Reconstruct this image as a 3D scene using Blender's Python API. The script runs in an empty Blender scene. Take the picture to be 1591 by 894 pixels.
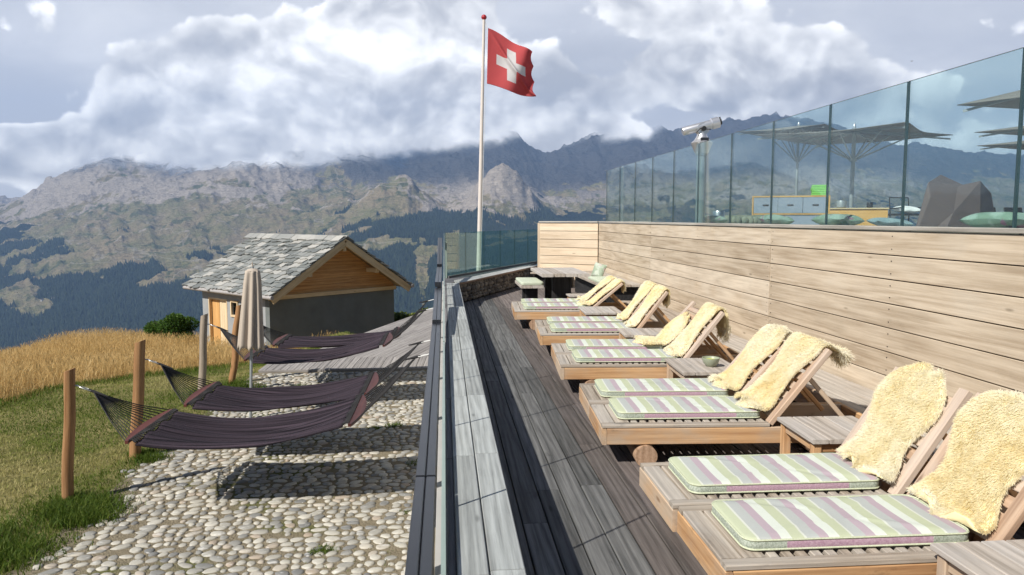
import bpy, math, random
import numpy as np
from mathutils import Vector, Matrix

R = math.radians
random.seed(7)
rng = np.random.default_rng(11)
scene = bpy.context.scene
COL = scene.collection

# ------------------------------------------------------------------ camera
cam_d = bpy.data.cameras.new('camera')
cam = bpy.data.objects.new('camera', cam_d)
COL.objects.link(cam)
cam.location = (0, 0, 1.6)
PHI = math.atan(107 / 1150)
PSI = math.atan(105.5 * math.cos(PHI) / 1150)
fwd = Vector((math.sin(PSI) * math.cos(PHI), math.cos(PSI) * math.cos(PHI), -math.sin(PHI)))
cam.rotation_euler = fwd.to_track_quat('-Z', 'Y').to_euler()
cam_d.sensor_width = 36.0
cam_d.lens = 1150 / 1591 * 36.0
cam_d.clip_start = 0.05
cam_d.clip_end = 60000
scene.camera = cam

# ------------------------------------------------------------------ sun, exposure
SUN = Vector((-0.575, -0.457, 0.676)).normalized()
sd = bpy.data.lights.new('sun', 'SUN')
sd.energy = 4.8
sd.angle = R(0.55)
sd.color = (1.0, 0.95, 0.87)
so = bpy.data.objects.new('sun', sd)
COL.objects.link(so)
so.rotation_euler = SUN.to_track_quat('Z', 'Y').to_euler()
so.location = SUN * 60
scene.view_settings.view_transform = 'Standard'
scene.view_settings.look = 'None'
scene.view_settings.exposure = 0.38
scene.view_settings.gamma = 1.0
scene.view_settings.use_curve_mapping = False
scene.cycles.use_denoising = True
scene.cycles.max_bounces = 10
scene.cycles.diffuse_bounces = 3
scene.cycles.glossy_bounces = 3
scene.cycles.transparent_max_bounces = 40
scene.cycles.volume_bounces = 0
scene.cycles.use_adaptive_sampling = True
scene.cycles.adaptive_threshold = 0.012

# ------------------------------------------------------------------ node helper
class NT:
    def __init__(self, tree):
        self.t = tree
        self.t.nodes.clear()

    def n(self, kind, ins=None, **props):
        nd = self.t.nodes.new('ShaderNode' + kind)
        for k, v in props.items():
            setattr(nd, k, v)
        for k, v in (ins or {}).items():
            self.put(nd.inputs[k], v)
        return nd

    def put(self, sock, v):
        if hasattr(v, 'is_output'):
            self.t.links.new(v, sock)
        elif isinstance(v, (tuple, list)) and sock.type == 'RGBA' and len(v) == 3:
            sock.default_value = (*v, 1)
        else:
            sock.default_value = v

    def m(self, op, a, b=0.0, c=0.0, clamp=False):
        nd = self.n('Math', {0: a, 1: b, 2: c}, operation=op, use_clamp=clamp)
        return nd.outputs[0]

    def vm(self, op, a, b=(0, 0, 0)):
        nd = self.n('VectorMath', {0: a, 1: b}, operation=op)
        return nd.outputs['Value'] if op in ('DOT_PRODUCT', 'LENGTH', 'DISTANCE') else nd.outputs['Vector']

    def noise(self, vec, scale=1.0, detail=4.0, rough=0.5, dist=0.0, lac=2.0):
        nd = self.n('TexNoise', {'Vector': vec, 'Scale': scale, 'Detail': detail, 'Roughness': rough,
                                 'Distortion': dist, 'Lacunarity': lac})
        return nd.outputs['Fac']

    def ss(self, x, a, b):
        nd = self.n('MapRange', {'Value': x, 'From Min': a, 'From Max': b}, interpolation_type='SMOOTHSTEP')
        return nd.outputs['Result']

    def mix(self, f, a, b, blend='MIX'):
        nd = self.n('Mix', data_type='RGBA', blend_type=blend)
        self.put(nd.inputs[0], f)
        self.put(nd.inputs[6], a)
        self.put(nd.inputs[7], b)
        return nd.outputs[2]

    def ramp(self, f, stops, interp='LINEAR'):
        nd = self.n('ValToRGB', {'Fac': f})
        cr = nd.color_ramp
        cr.interpolation = interp
        while len(cr.elements) < len(stops):
            cr.elements.new(0.5)
        for e, (p, c) in zip(cr.elements, stops):
            e.position = p
            e.color = (*c, 1)
        return nd.outputs['Color']

    def scale(self, v, s):
        return self.vm('MULTIPLY', v, s)

    def attr(self, name):
        return self.n('Attribute', attribute_name=name)


def new_mat(name):
    mt = bpy.data.materials.new(name)
    mt.use_nodes = True
    t = NT(mt.node_tree)
    out = t.n('OutputMaterial')
    return mt, t, out


def principled(t, out, color, rough=0.6, metal=0.0, bump=None, bstr=0.3, bdist=0.01, spec=0.5, extra=None):
    ins = {'Base Color': color, 'Roughness': rough, 'Metallic': metal, 'Specular IOR Level': spec}
    ins.update(extra or {})
    p = t.n('BsdfPrincipled', ins)
    if bump is not None:
        b = t.n('Bump', {'Height': bump, 'Strength': bstr, 'Distance': bdist})
        t.put(p.inputs['Normal'], b.outputs[0])
    t.put(out.inputs['Surface'], p.outputs[0])
    return p


# ------------------------------------------------------------------ world: blue sky behind, cloud bank ahead
w = bpy.data.worlds.new('World')
scene.world = w
w.use_nodes = True
t = NT(w.node_tree)
wout = t.n('OutputWorld')
sky = t.n('TexSky', sky_type='NISHITA', sun_disc=False, sun_elevation=math.asin(SUN.z),
          sun_rotation=math.atan2(SUN.x, SUN.y) % (2 * math.pi), altitude=2000.0)
d = t.n('TexCoord').outputs['Generated']
d = t.vm('NORMALIZE', d)
sep = t.n('SeparateXYZ', {0: d})
dx, dy, dz = sep.outputs
def blob(x, y, rx, ry):
    # a soft patch of sky round a compass direction: (x, y) in 1/1150 rad steps from the deck axis and eye level
    u = t.m('MULTIPLY', t.m('SUBTRACT', t.m('DIVIDE', dx, t.m('MAXIMUM', dy, 0.05)), (x - 690) / 1150), 1150.0 / rx)
    v = t.m('MULTIPLY', t.m('SUBTRACT', t.m('DIVIDE', dz, t.m('MAXIMUM', dy, 0.05)), (340 - y) / 1150), 1150.0 / ry)
    q = t.m('ADD', t.m('MULTIPLY', u, u), t.m('MULTIPLY', v, v))
    return t.m('SUBTRACT', 1.0, t.ss(q, 0.0, 1.0))


def total(lst):
    acc = None
    for (x, y, rx, ry, k) in lst:
        b = t.m('MULTIPLY', blob(x, y, rx, ry), k)
        acc = b if acc is None else t.m('ADD', acc, b)
    return acc


pc = t.scale(d, (1, 1, 1.25))
warp = t.n('TexNoise', {'Vector': pc, 'Scale': 5.0, 'Detail': 3.0, 'Roughness': 0.5}).outputs['Color']
pw = t.vm('ADD', pc, t.scale(t.vm('SUBTRACT', warp, (0.5, 0.5, 0.5)), (0.10, 0.10, 0.08)))


def puff(vec):
    # cauliflower heads: several sizes of rounded cells on a soft base
    a = t.m('MULTIPLY', t.noise(vec, 3.6, 8.0, 0.56), 0.95)
    for sc, k in ((6.0, 0.32), (13.0, 0.23), (27.0, 0.12), (55.0, 0.055), (110.0, 0.02)):
        v = t.n('TexVoronoi', {'Vector': vec, 'Scale': sc, 'Smoothness': 0.35}, feature='SMOOTH_F1').outputs['Distance']
        a = t.m('SUBTRACT', a, t.m('MULTIPLY', v, k))
    return a


n1 = puff(pw)
n2 = puff(t.vm('ADD', pw, (-0.010, 0.0, 0.026)))
mass = total([(540, 185, 470, 190, .50), (640, 40, 170, 130, .35), (330, 110, 170, 90, .18), (230, 250, 380, 70, .34), (860, 200, 190, 110, .34),
              (1060, 125, 160, 70, .36), (1250, 120, 230, 100, .30), (1010, 10, 260, 80, .22), (20, 240, 190, 50, .22), (1500, 200, 500, 160, .16), (1350, 20, 260, 70, .12)])
glow = total([(620, 70, 230, 190, .26), (430, 110, 230, 110, .16), (560, 200, 260, 70, .12), (1050, 130, 110, 50, .16), (250, 235, 220, 40, .12), (1200, 120, 110, 60, .10)])
shade = total([(930, 105, 120, 60, .26), (860, 120, 60, 60, .06), (420, 20, 260, 50, .10), (1130, 100, 110, 60, .10), (430, 245, 200, 40, .05)])
hgt = t.m('ADD', n1, mass)
cover = t.ss(hgt, 0.25, 0.31)
lit = t.m('ADD', t.m('MULTIPLY', t.m('SUBTRACT', n1, n2), 3.3), t.m('ADD', t.m('ADD', 0.40, t.m('MULTIPLY', t.m('SUBTRACT', hgt, 0.45), 0.30)), t.m('SUBTRACT', glow, shade)))
rim = t.m('MULTIPLY', t.m('SUBTRACT', 1.0, t.ss(hgt, 0.29, 0.46)), 0.34)
lit = t.m('ADD', t.m('SUBTRACT', lit, 0.05), rim, clamp=True)
cloudcol = t.ramp(lit, [(0.0, (0.50, 0.51, 0.545)), (0.32, (0.66, 0.665, 0.69)), (0.62, (0.93, 0.93, 0.935)), (1.0, (1.35, 1.34, 1.32))])
streak = t.noise(t.scale(d, (1.6, 1.6, 5.0)), 2.2, 6.0, 0.55, 0.3)
veil = t.mix(t.ss(streak, 0.36, 0.70), (0.61, 0.63, 0.69), (0.82, 0.83, 0.865))
veil = t.mix(t.m('MULTIPLY', shade, 1.6), veil, (0.46, 0.475, 0.52))
front = t.mix(cover, veil, cloudcol)
mask = t.m('MULTIPLY', t.m('SUBTRACT', 1.0, t.ss(dz, 0.42, 0.62)), t.ss(dy, 0.05, 0.45))
bg_sky = t.n('Background', {'Color': sky.outputs[0], 'Strength': 0.05})
bg_cl = t.n('Background', {'Color': front, 'Strength': 1.0})
mixw = t.n('MixShader', {0: mask, 1: bg_sky.outputs[0], 2: bg_cl.outputs[0]})
t.put(wout.inputs['Surface'], mixw.outputs[0])
w.cycles.sampling_method = 'MANUAL'
w.cycles.sample_map_resolution = 512


# ------------------------------------------------------------------ mesh helpers
def tag(o, label=None, cat=None, group=None, kind=None):
    if label: o['label'] = label
    if cat: o['category'] = cat
    if group: o['group'] = group
    if kind: o['kind'] = kind
    return o


def empty(name, loc=(0, 0, 0), rz=0.0):
    o = bpy.data.objects.new(name, None)
    o.empty_display_size = 0.2
    o.location = loc
    o.rotation_euler = (0, 0, rz)
    COL.objects.link(o)
    return o


def nrm(v):
    v = np.asarray(v, float)
    return v / max(np.linalg.norm(v), 1e-12)


class MB:
    """Collects shapes; build() links them as ONE mesh object. Each vertex carries its own grain
    coordinates (gc) and a random value of the plank / stone it belongs to (rv)."""

    def __init__(self):
        self.V, self.F, self.G, self.RV, self.M, self.n = [], [], [], [], [], 0

    def add(self, V, F, gc=None, rv=None, mat=0):
        V = np.asarray(V, float).reshape(-1, 3)
        if rv is None: rv = random.random()
        off = np.array([random.random() * 40 for _ in range(3)])
        self.G.append((V if gc is None else np.asarray(gc, float)) + off)
        self.RV.append(np.full(len(V), rv) if np.isscalar(rv) else np.asarray(rv, float))
        self.V.append(V)
        n = self.n
        self.F.extend([tuple(i + n for i in f) for f in F])
        self.M.extend([mat] * len(F) if not isinstance(mat, list) else mat)
        self.n += len(V)
        return self

    def beam(self, p0, p1, w, h, up=(0, 0, 1), ch=0.004, mat=0, rv=None, w1=None, h1=None):
        p0, p1 = np.asarray(p0, float), np.asarray(p1, float)
        L = np.linalg.norm(p1 - p0)
        a = (p1 - p0) / L
        s = nrm(np.cross(np.asarray(up, float), a))
        u = np.cross(a, s)
        ch = min(ch, w * .3, h * .3)

        def prof(w_, h_):
            x, y = w_ / 2, h_ / 2
            if ch > 0:
                return [(x, -y + ch), (x, y - ch), (x - ch, y), (-x + ch, y), (-x, y - ch), (-x, -y + ch), (-x + ch, -y), (x - ch, -y)]
            return [(x, -y), (x, y), (-x, y), (-x, -y)]
        P0, P1 = prof(w, h), prof(w1 or w, h1 or h)
        k = len(P0)
        V = [p0 + s * x + u * y for x, y in P0] + [p1 + s * x + u * y for x, y in P1]
        G = [(0, x, y) for x, y in P0] + [(L, x, y) for x, y in P1]
        F = [(i, (i + 1) % k, k + (i + 1) % k, k + i) for i in range(k)]
        F += [tuple(range(k - 1, -1, -1)), tuple(range(k, 2 * k))]
        return self.add(V, F, G, rv, mat)

    def box(self, lo, hi, axis=0, ch=0.004, mat=0, rv=None):
        lo, hi = np.asarray(lo, float), np.asarray(hi, float)
        c = (lo + hi) / 2
        p0, p1 = c.copy(), c.copy()
        p0[axis], p1[axis] = lo[axis], hi[axis]
        sz = hi - lo
        if axis == 2:
            return self.beam(p0, p1, sz[1], sz[0], up=(1, 0, 0), ch=ch, mat=mat, rv=rv)
        if axis == 0:
            return self.beam(p0, p1, sz[1], sz[2], ch=ch, mat=mat, rv=rv)
        return self.beam(p0, p1, sz[0], sz[2], ch=ch, mat=mat, rv=rv)

    def tube(self, pts, rad, n=8, mat=0, caps=True, rv=None, wob=0.0):
        pts = [np.asarray(p, float) for p in pts]
        m = len(pts)
        rad = [rad] * m if np.isscalar(rad) else list(rad)
        ref = None
        V, G = [], []
        L = 0.0
        for i, p in enumerate(pts):
            a = nrm(pts[min(i + 1, m - 1)] - pts[max(i - 1, 0)])
            if ref is None:
                ref = np.cross(a, (0, 0, 1) if abs(a[2]) < .9 else (1, 0, 0))
            s = nrm(ref - a * (ref @ a))
            ref = s
            u = np.cross(a, s)
            if i: L += np.linalg.norm(p - pts[i - 1])
            for j in range(n):
                th = 2 * math.pi * j / n
                r = rad[i] * (1 + wob * (random.random() - .5))
                V.append(p + (s * math.cos(th) + u * math.sin(th)) * r)
                G.append((L, r * math.cos(th), r * math.sin(th)))
        F = [(i * n + j, i * n + (j + 1) % n, (i + 1) * n + (j + 1) % n, (i + 1) * n + j) for i in range(m - 1) for j in range(n)]
        if caps:
            F += [tuple(range(n - 1, -1, -1)), tuple(range((m - 1) * n, m * n))]
        return self.add(V, F, G, rv, mat)

    def lathe(self, prof, org=(0, 0, 0), n=24, mat=0, rv=None, fn=None):
        V = []
        for (r, z) in prof:
            for j in range(n):
                th = 2 * math.pi * j / n
                rr = r if fn is None else fn(r, z, th)
                V.append((org[0] + rr * math.cos(th), org[1] + rr * math.sin(th), org[2] + z))
        m = len(prof)
        F = [(i * n + j, i * n + (j + 1) % n, (i + 1) * n + (j + 1) % n, (i + 1) * n + j) for i in range(m - 1) for j in range(n)]
        if prof[0][0] > 1e-6: F.append(tuple(range(n - 1, -1, -1)))
        if prof[-1][0] > 1e-6: F.append(tuple(range((m - 1) * n, m * n)))
        return self.add(V, F, None, rv, mat)

    def grid(self, P, mat=0, rv=None, gc=None, flip=False):
        P = np.asarray(P, float)
        a, b = P.shape[:2]
        F = []
        for i in range(a - 1):
            for j in range(b - 1):
                f = (i * b + j, (i + 1) * b + j, (i + 1) * b + j + 1, i * b + j + 1)
                F.append(f[::-1] if flip else f)
        return self.add(P.reshape(-1, 3), F, None if gc is None else np.asarray(gc).reshape(-1, 3), rv, mat)

    def poly(self, pts, mat=0, rv=None, gc=None):
        return self.add(pts, [tuple(range(len(pts)))], gc, rv, mat)

    def prism(self, pts, ext, mat=0, rv=None):
        pts = np.asarray(pts, float)
        n = len(pts)
        V = np.vstack([pts, pts + np.asarray(ext, float)])
        F = [tuple(range(n - 1, -1, -1)), tuple(range(n, 2 * n))] + [(i, (i + 1) % n, n + (i + 1) % n, n + i) for i in range(n)]
        return self.add(V, F, None, rv, mat)

    def stone(self, c, ax, ay, az, rx, ry, h, nang=11, mat=0, rings=3):
        """A rounded cobble: dome of height h on an irregular outline, set on point c."""
        c, ax, ay, az = (np.asarray(q, float) for q in (c, ax, ay, az))
        ph = [random.random() * 6.28 for _ in range(3)]
        am = [random.uniform(.0, .14), random.uniform(0, .13), random.uniform(0, .09)]
        V = []
        tx, ty = random.uniform(-.25, .25), random.uniform(-.25, .25)
        lv = [(1.0, -0.25), (0.96, 0.35), (0.74, 0.80), (0.36, 0.98)][:rings + 1]
        for k, (rr, zz) in enumerate(lv):
            for j in range(nang):
                th = 2 * math.pi * j / nang
                f = 1 + am[0] * math.cos(2 * th + ph[0]) + am[1] * math.cos(3 * th + ph[1]) + am[2] * math.cos(5 * th + ph[2])
                x, y = math.cos(th) * rr * f, math.sin(th) * rr * f
                V.append(c + ax * rx * x + ay * ry * y + az * h * (zz + (tx * x + ty * y) * max(zz, 0)))
        V.append(c + az * h * 1.0)
        n = nang
        F = [(i * n + j, i * n + (j + 1) % n, (i + 1) * n + (j + 1) % n, (i + 1) * n + j) for i in range(len(lv) - 1) for j in range(n)]
        top = len(V) - 1
        b = (len(lv) - 1) * n
        F += [(b + j, b + (j + 1) % n, top) for j in range(n)]
        return self.add(V, F, None, None, mat)

    def build(self, name, mats, parent=None, smooth=None, data=None):
        me = bpy.data.meshes.new(name)
        V = np.vstack(self.V)
        me.from_pydata(V.tolist(), [], self.F)
        a = me.attributes.new('gc', 'FLOAT_VECTOR', 'POINT')
        a.data.foreach_set('vector', np.vstack(self.G).astype(np.float32).ravel())
        a = me.attributes.new('rv', 'FLOAT', 'POINT')
        a.data.foreach_set('value', np.concatenate(self.RV).astype(np.float32))
        for m_ in (mats if isinstance(mats, (list, tuple)) else [mats]):
            me.materials.append(m_)
        me.polygons.foreach_set('material_index', np.array(self.M, np.int32))
        if smooth is not None:
            me.polygons.foreach_set('use_smooth', np.ones(len(me.polygons), bool))
            if smooth < 180:
                me.set_sharp_from_angle(angle=R(smooth))
        me.update()
        o = bpy.data.objects.new(name, me)
        COL.objects.link(o)
        if parent is not None:
            o.parent = parent
        return o


def big_mesh(name, V, quads=None, tris=None, mats=(), attrs=None, smooth=False, parent=None):
    """numpy mesh: V (n,3), quads (m,4) and / or tris (k,3)."""
    me = bpy.data.meshes.new(name)
    V = np.ascontiguousarray(V, np.float32)
    idx, st, p = [], [], 0
    for arr, k in ((quads, 4), (tris, 3)):
        if arr is not None and len(arr):
            arr = np.asarray(arr, np.int32)
            idx.append(arr.ravel())
            st.append(p + np.arange(len(arr)) * k)
            p += arr.size
    idx = np.concatenate(idx).astype(np.int32)
    st = np.concatenate(st).astype(np.int32)
    me.vertices.add(len(V))
    me.vertices.foreach_set('co', V.ravel())
    me.loops.add(len(idx))
    me.loops.foreach_set('vertex_index', idx)
    me.polygons.add(len(st))
    me.polygons.foreach_set('loop_start', st)
    for m_ in mats: me.materials.append(m_)
    for k, v in (attrs or {}).items():
        v = np.asarray(v, np.float32)
        if v.ndim == 2:
            a = me.attributes.new(k, 'FLOAT_VECTOR', 'POINT')
            a.data.foreach_set('vector', v.ravel())
        else:
            a = me.attributes.new(k, 'FLOAT', 'POINT')
            a.data.foreach_set('value', v)
    me.update(calc_edges=True)
    me.validate()
    if smooth:
        me.polygons.foreach_set('use_smooth', np.ones(len(me.polygons), bool))
    o = bpy.data.objects.new(name, me)
    COL.objects.link(o)
    if parent is not None: o.parent = parent
    return o


# value noise in numpy ---------------------------------------------------------
def _hash(ix, iy, seed):
    h = (ix.astype(np.int64) * 374761393 + iy.astype(np.int64) * 668265263 + seed * 1442695041) & 0xFFFFFFFF
    h = ((h ^ (h >> 13)) * 1274126177) & 0xFFFFFFFF
    h = (h ^ (h >> 16)) & 0xFFFFFF
    return h / float(0xFFFFFF)


def vnoise(x, y, seed=0):
    ix, iy = np.floor(x), np.floor(y)
    fx, fy = x - ix, y - iy
    fx, fy = fx * fx * fx * (fx * (fx * 6 - 15) + 10), fy * fy * fy * (fy * (fy * 6 - 15) + 10)
    a, b = _hash(ix, iy, seed), _hash(ix + 1, iy, seed)
    c, e = _hash(ix, iy + 1, seed), _hash(ix + 1, iy + 1, seed)
    return (a * (1 - fx) + b * fx) * (1 - fy) + (c * (1 - fx) + e * fx) * fy


def fbm(x, y, octv=5, seed=0, gain=.5, ridged=False):
    s, amp, tot = 0, 1.0, 0
    for i in range(octv):
        v = vnoise(x + 17.3 * i, y - 9.1 * i, seed + i)
        if ridged: v = 1 - np.abs(2 * v - 1)
        s = s + v * amp
        tot += amp
        amp *= gain
        ca, sa = math.cos(.6), math.sin(.6)
        x, y = (x * ca - y * sa) * 2.03, (x * sa + y * ca) * 2.03
    return s / tot


def sstep(x, a, b):
    u = np.clip((x - a) / (b - a), 0, 1)
    return u * u * (3 - 2 * u)


# ------------------------------------------------------------------ materials
def wood(name, dark, light, grain=1.0, rings=9.0, amp=5.0, rough=0.78, grey=None, greyamt=0.0, vary=0.35, bump=0.35, stain=0.0):
    mt, t, out = new_mat(name)
    g = t.attr('gc').outputs['Vector']
    rv = t.attr('rv').outputs['Fac']
    f = t.noise(t.scale(g, (2.0 * grain, 60 * grain, 60 * grain)), 1.0, 6.0, 0.66)
    low = t.noise(t.scale(g, (0.42, 5.0, 5.0)), 1.0, 2.5, 0.5, 0.0)
    sx = t.n('SeparateXYZ', {0: g}).outputs
    ph = t.m('ADD', t.m('MULTIPLY', sx[1], rings * 1.6), t.m('MULTIPLY', low, amp * 0.75))
    rg = t.m('ABSOLUTE', t.m('SUBTRACT', t.m('FRACT', ph), 0.5))
    rg = t.m('POWER', t.m('MULTIPLY', rg, 2.0), 0.8)
    v = t.m('ADD', t.m('MULTIPLY', f, 0.76), t.m('MULTIPLY', rg, 0.21))
    col = t.ramp(v, [(0.30, dark), (0.64, light)])
    blot = t.noise(t.scale(g, (1.3, 2.5, 2.5)), 1.6, 4.0, 0.6)
    if grey is not None:
        gf = t.m('MULTIPLY', t.ss(t.m('ADD', blot, t.m('MULTIPLY', t.m('SUBTRACT', rv, 0.5), 0.5)), 0.35, 0.68), greyamt)
        gcol = t.mix(f, tuple(c * 0.62 for c in grey), grey)
        col = t.mix(gf, col, gcol)
    br = t.m('ADD', 1.0 - vary / 2, t.m('MULTIPLY', rv, vary))
    br = t.m('MULTIPLY', br, t.m('ADD', 0.84, t.m('MULTIPLY', blot, 0.34)))
    if stain:
        st = t.ss(t.noise(t.scale(g, (1.0, 1.6, 1.6)), 2.7, 5.0, 0.7), 0.60, 0.74)
        br = t.m('MULTIPLY', br, t.m('SUBTRACT', 1.0, t.m('MULTIPLY', st, stain)))
    vn = t.n('Combine' + 'Color', {0: br, 1: br, 2: br}).outputs[0]
    col = t.mix(1.0, col, vn, 'MULTIPLY')
    # knots
    kn = t.n('TexVoronoi', {'Vector': t.scale(g, (1.6, 6.0, 6.0)), 'Scale': 0.9, 'Randomness': 1.0}).outputs['Distance']
    col = t.mix(t.m('MULTIPLY', t.m('SUBTRACT', 1.0, t.ss(kn, 0.03, 0.085)), 0.7), col, tuple(c * 0.5 for c in dark))
    principled(t, out, col, rough, bump=v, bstr=bump, bdist=0.004, spec=0.25)
    return mt


def plain(name, col, rough=0.6, metal=0.0, var=0.12, nscale=18.0, bstr=0.15, spec=0.5, bdist=0.003):
    mt, t, out = new_mat(name)
    g = t.attr('gc').outputs['Vector']
    n = t.noise(g, nscale, 5.0, 0.6)
    c = t.mix(n, tuple(x * (1 - var) for x in col), tuple(min(1, x * (1 + var)) for x in col))
    principled(t, out, c, rough, metal, bump=n, bstr=bstr, bdist=bdist, spec=spec)
    return mt


M = {}
M['wall_wood'] = wood('larch_cladding', (0.42, 0.325, 0.225), (0.66, 0.55, 0.415), grain=0.8, rings=11, amp=7.0, vary=0.34, grey=(0.60, 0.535, 0.44), greyamt=0.4, bump=0.5, stain=0.12)
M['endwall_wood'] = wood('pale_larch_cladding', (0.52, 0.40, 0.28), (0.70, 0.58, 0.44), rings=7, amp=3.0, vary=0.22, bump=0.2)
M['cap_wood'] = wood('grey_wood_cap', (0.26, 0.24, 0.21), (0.46, 0.43, 0.38), vary=0.2)
M['deck_wood'] = wood('weathered_decking', (0.062, 0.061, 0.060), (0.185, 0.180, 0.176), rings=12, amp=6, vary=0.5, bump=0.7, stain=0.35)
M['deck_brown'] = wood('brown_decking', (0.085, 0.071, 0.066), (0.205, 0.175, 0.163), rings=12, amp=6, vary=0.45, bump=0.7, stain=0.3)
M['ledge_wood'] = wood('silver_ledge_boards', (0.27, 0.275, 0.27), (0.50, 0.51, 0.50), rings=16, amp=6, vary=0.22, bump=0.8, stain=0.2)
M['strip_wood'] = wood('shade_toned_board', (0.10, 0.095, 0.10), (0.2, 0.19, 0.2), rings=14, amp=5)  # dark tone holds the handrail's shade on the edge strip; margin slab shares it
M['coping_edge'] = wood('coping_edge', (0.16, 0.11, 0.08), (0.33, 0.23, 0.17))
M['teak_side'] = wood('orange_teak', (0.34, 0.17, 0.075), (0.66, 0.41, 0.21), rings=8, amp=4, vary=0.3, grey=(0.50, 0.41, 0.32), greyamt=0.85, bump=0.3, stain=0.5)
M['teak_top'] = wood('greyed_teak', (0.20, 0.16, 0.125), (0.50, 0.43, 0.35), rings=9, amp=4, vary=0.32, grey=(0.46, 0.43, 0.39), greyamt=0.6, bump=0.7, stain=0.4)
M['teak_back'] = wood('backrest_teak', (0.33, 0.21, 0.14), (0.56, 0.40, 0.28), rings=8, amp=4, vary=0.35, grey=(0.53, 0.47, 0.41), greyamt=0.6, bump=0.4)
M['table_top'] = wood('table_teak', (0.29, 0.25, 0.21), (0.54, 0.48, 0.42), rings=9, amp=5, vary=0.3, grey=(0.46, 0.44, 0.42), greyamt=0.55, bump=0.5, stain=0.3)
M['log'] = wood('log_end', (0.24, 0.15, 0.09), (0.42, 0.28, 0.19), rings=16, amp=2)
M['post_wood'] = wood('peeled_post', (0.24, 0.115, 0.045), (0.46, 0.26, 0.125), rings=8, amp=4, vary=0.3, bump=0.6, stain=0.3)
M['post_grey'] = wood('grey_post', (0.16, 0.125, 0.095), (0.32, 0.265, 0.21), rings=9, amp=4, bump=0.6)
M['gable_wood'] = wood('orange_gable_boards', (0.40, 0.19, 0.065), (0.66, 0.38, 0.16), rings=6, amp=3, vary=0.25, bump=0.2)
M['barge_wood'] = wood('pale_barge_board', (0.48, 0.35, 0.19), (0.68, 0.54, 0.34), rings=6, amp=3, vary=0.15, bump=0.2)
M['door_wood'] = wood('pale_door_boards', (0.55, 0.40, 0.23), (0.74, 0.60, 0.40), rings=6, amp=3, vary=0.2, bump=0.2)
M['door_frame_wood'] = wood('orange_door_jamb', (0.52, 0.27, 0.09), (0.72, 0.44, 0.18), rings=6, amp=3)
M['boardwalk_wood'] = wood('silvered_boardwalk', (0.19, 0.175, 0.165), (0.37, 0.345, 0.325), rings=9, amp=3, vary=0.3, bump=0.5)
M['black_wood'] = wood('black_stained_wood', (0.008, 0.008, 0.009), (0.03, 0.029, 0.03), vary=0.3)
M['bar_wood'] = wood('red_spreader_wood', (0.055, 0.016, 0.013), (0.12, 0.036, 0.028), rings=5, amp=2, rough=0.5)
M['honey_wood'] = wood('honey_wood', (0.52, 0.29, 0.09), (0.70, 0.43, 0.17), rings=5, amp=2, vary=0.1, bump=0.1)
M['bark'] = wood('bark', (0.05, 0.04, 0.03), (0.13, 0.10, 0.075))
M['black_metal'] = plain('black_painted_steel', (0.022, 0.024, 0.03), 0.34, 0.0, 0.2, 9, 0.04)
M['steel'] = plain('brushed_steel', (0.62, 0.63, 0.64), 0.35, 1.0, 0.08, 30, 0.05)
M['alu'] = plain('silver_paint', (0.68, 0.68, 0.70), 0.32, 0.75, 0.06, 20, 0.03)
M['grey_metal'] = plain('grey_pole', (0.33, 0.35, 0.36), 0.45, 0.3, 0.1, 15, 0.05)
M['gutter'] = plain('weathered_gutter', (0.36, 0.34, 0.33), 0.6, 0.1, 0.25, 14, 0.1)
M['cord'] = plain('black_cord', (0.018, 0.017, 0.018), 0.85)
M['white_cord'] = plain('white_rope', (0.7, 0.7, 0.68), 0.8)
M['pole_paint'] = plain('pale_flagpole', (0.66, 0.60, 0.55), 0.4, 0.0, 0.1, 5, 0.03)
M['red_paint'] = plain('red_knob', (0.38, 0.02, 0.03), 0.35)
M['render_shaded'] = plain('shaded_render', (0.150, 0.166, 0.162), 0.92, 0, 0.3, 1.9, 0.3, 0.2, 0.02)  # same render, darkened in colour for the walls turned from the sun
M['render_sunlit'] = plain('sunlit_render', (0.30, 0.31, 0.315), 0.92, 0, 0.2, 2.5, 0.3, 0.2, 0.02)  # same render, lightened in colour for the sunlit door wall
M['canvas'] = plain('beige_canvas', (0.46, 0.395, 0.33), 0.9, 0, 0.07, 8, 0.1, 0.1)
M['taupe_canvas'] = plain('taupe_canvas', (0.21, 0.19, 0.17), 0.9, 0, 0.1, 4, 0.05, 0.1)
M['cover_brown'] = plain('brown_cover', (0.125, 0.095, 0.09), 0.75, 0, 0.18, 3.0, 0.1, 0.3)
M['cab_grey'] = plain('grey_laminate', (0.27, 0.31, 0.38), 0.5, 0, 0.04, 3, 0.0)
M['dark'] = plain('dark_void', (0.012, 0.012, 0.012), 0.9)
M['chair_black'] = plain('black_plastic', (0.02, 0.02, 0.022), 0.5)
M['white_fabric'] = plain('white_fabric', (0.75, 0.75, 0.74), 0.9, 0, 0.05)
M['green_towel'] = plain('green_towel', (0.20, 0.55, 0.07), 0.95, 0, 0.12, 30)
M['ceramic'] = plain('green_ceramic', (0.30, 0.33, 0.24), 0.4, 0, 0.15, 12, 0.05)
M['lime'] = plain('lime_filling', (0.50, 0.55, 0.05), 0.7)
M['concrete'] = plain('pale_concrete', (0.42, 0.41, 0.39), 0.9, 0, 0.15, 3, 0.2, 0.2)
M['moss_stone'] = plain('mossy_stone', (0.24, 0.26, 0.20), 0.95, 0, 0.45, 6, 0.6, 0.2, 0.02)
M['white_wall'] = plain('white_wall', (0.72, 0.71, 0.68), 0.9)
M['roof_dark'] = plain('dark_roof', (0.12, 0.10, 0.09), 0.9)
M['bird_dark'] = plain('dark_plumage', (0.03, 0.03, 0.035), 0.9)

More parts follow.
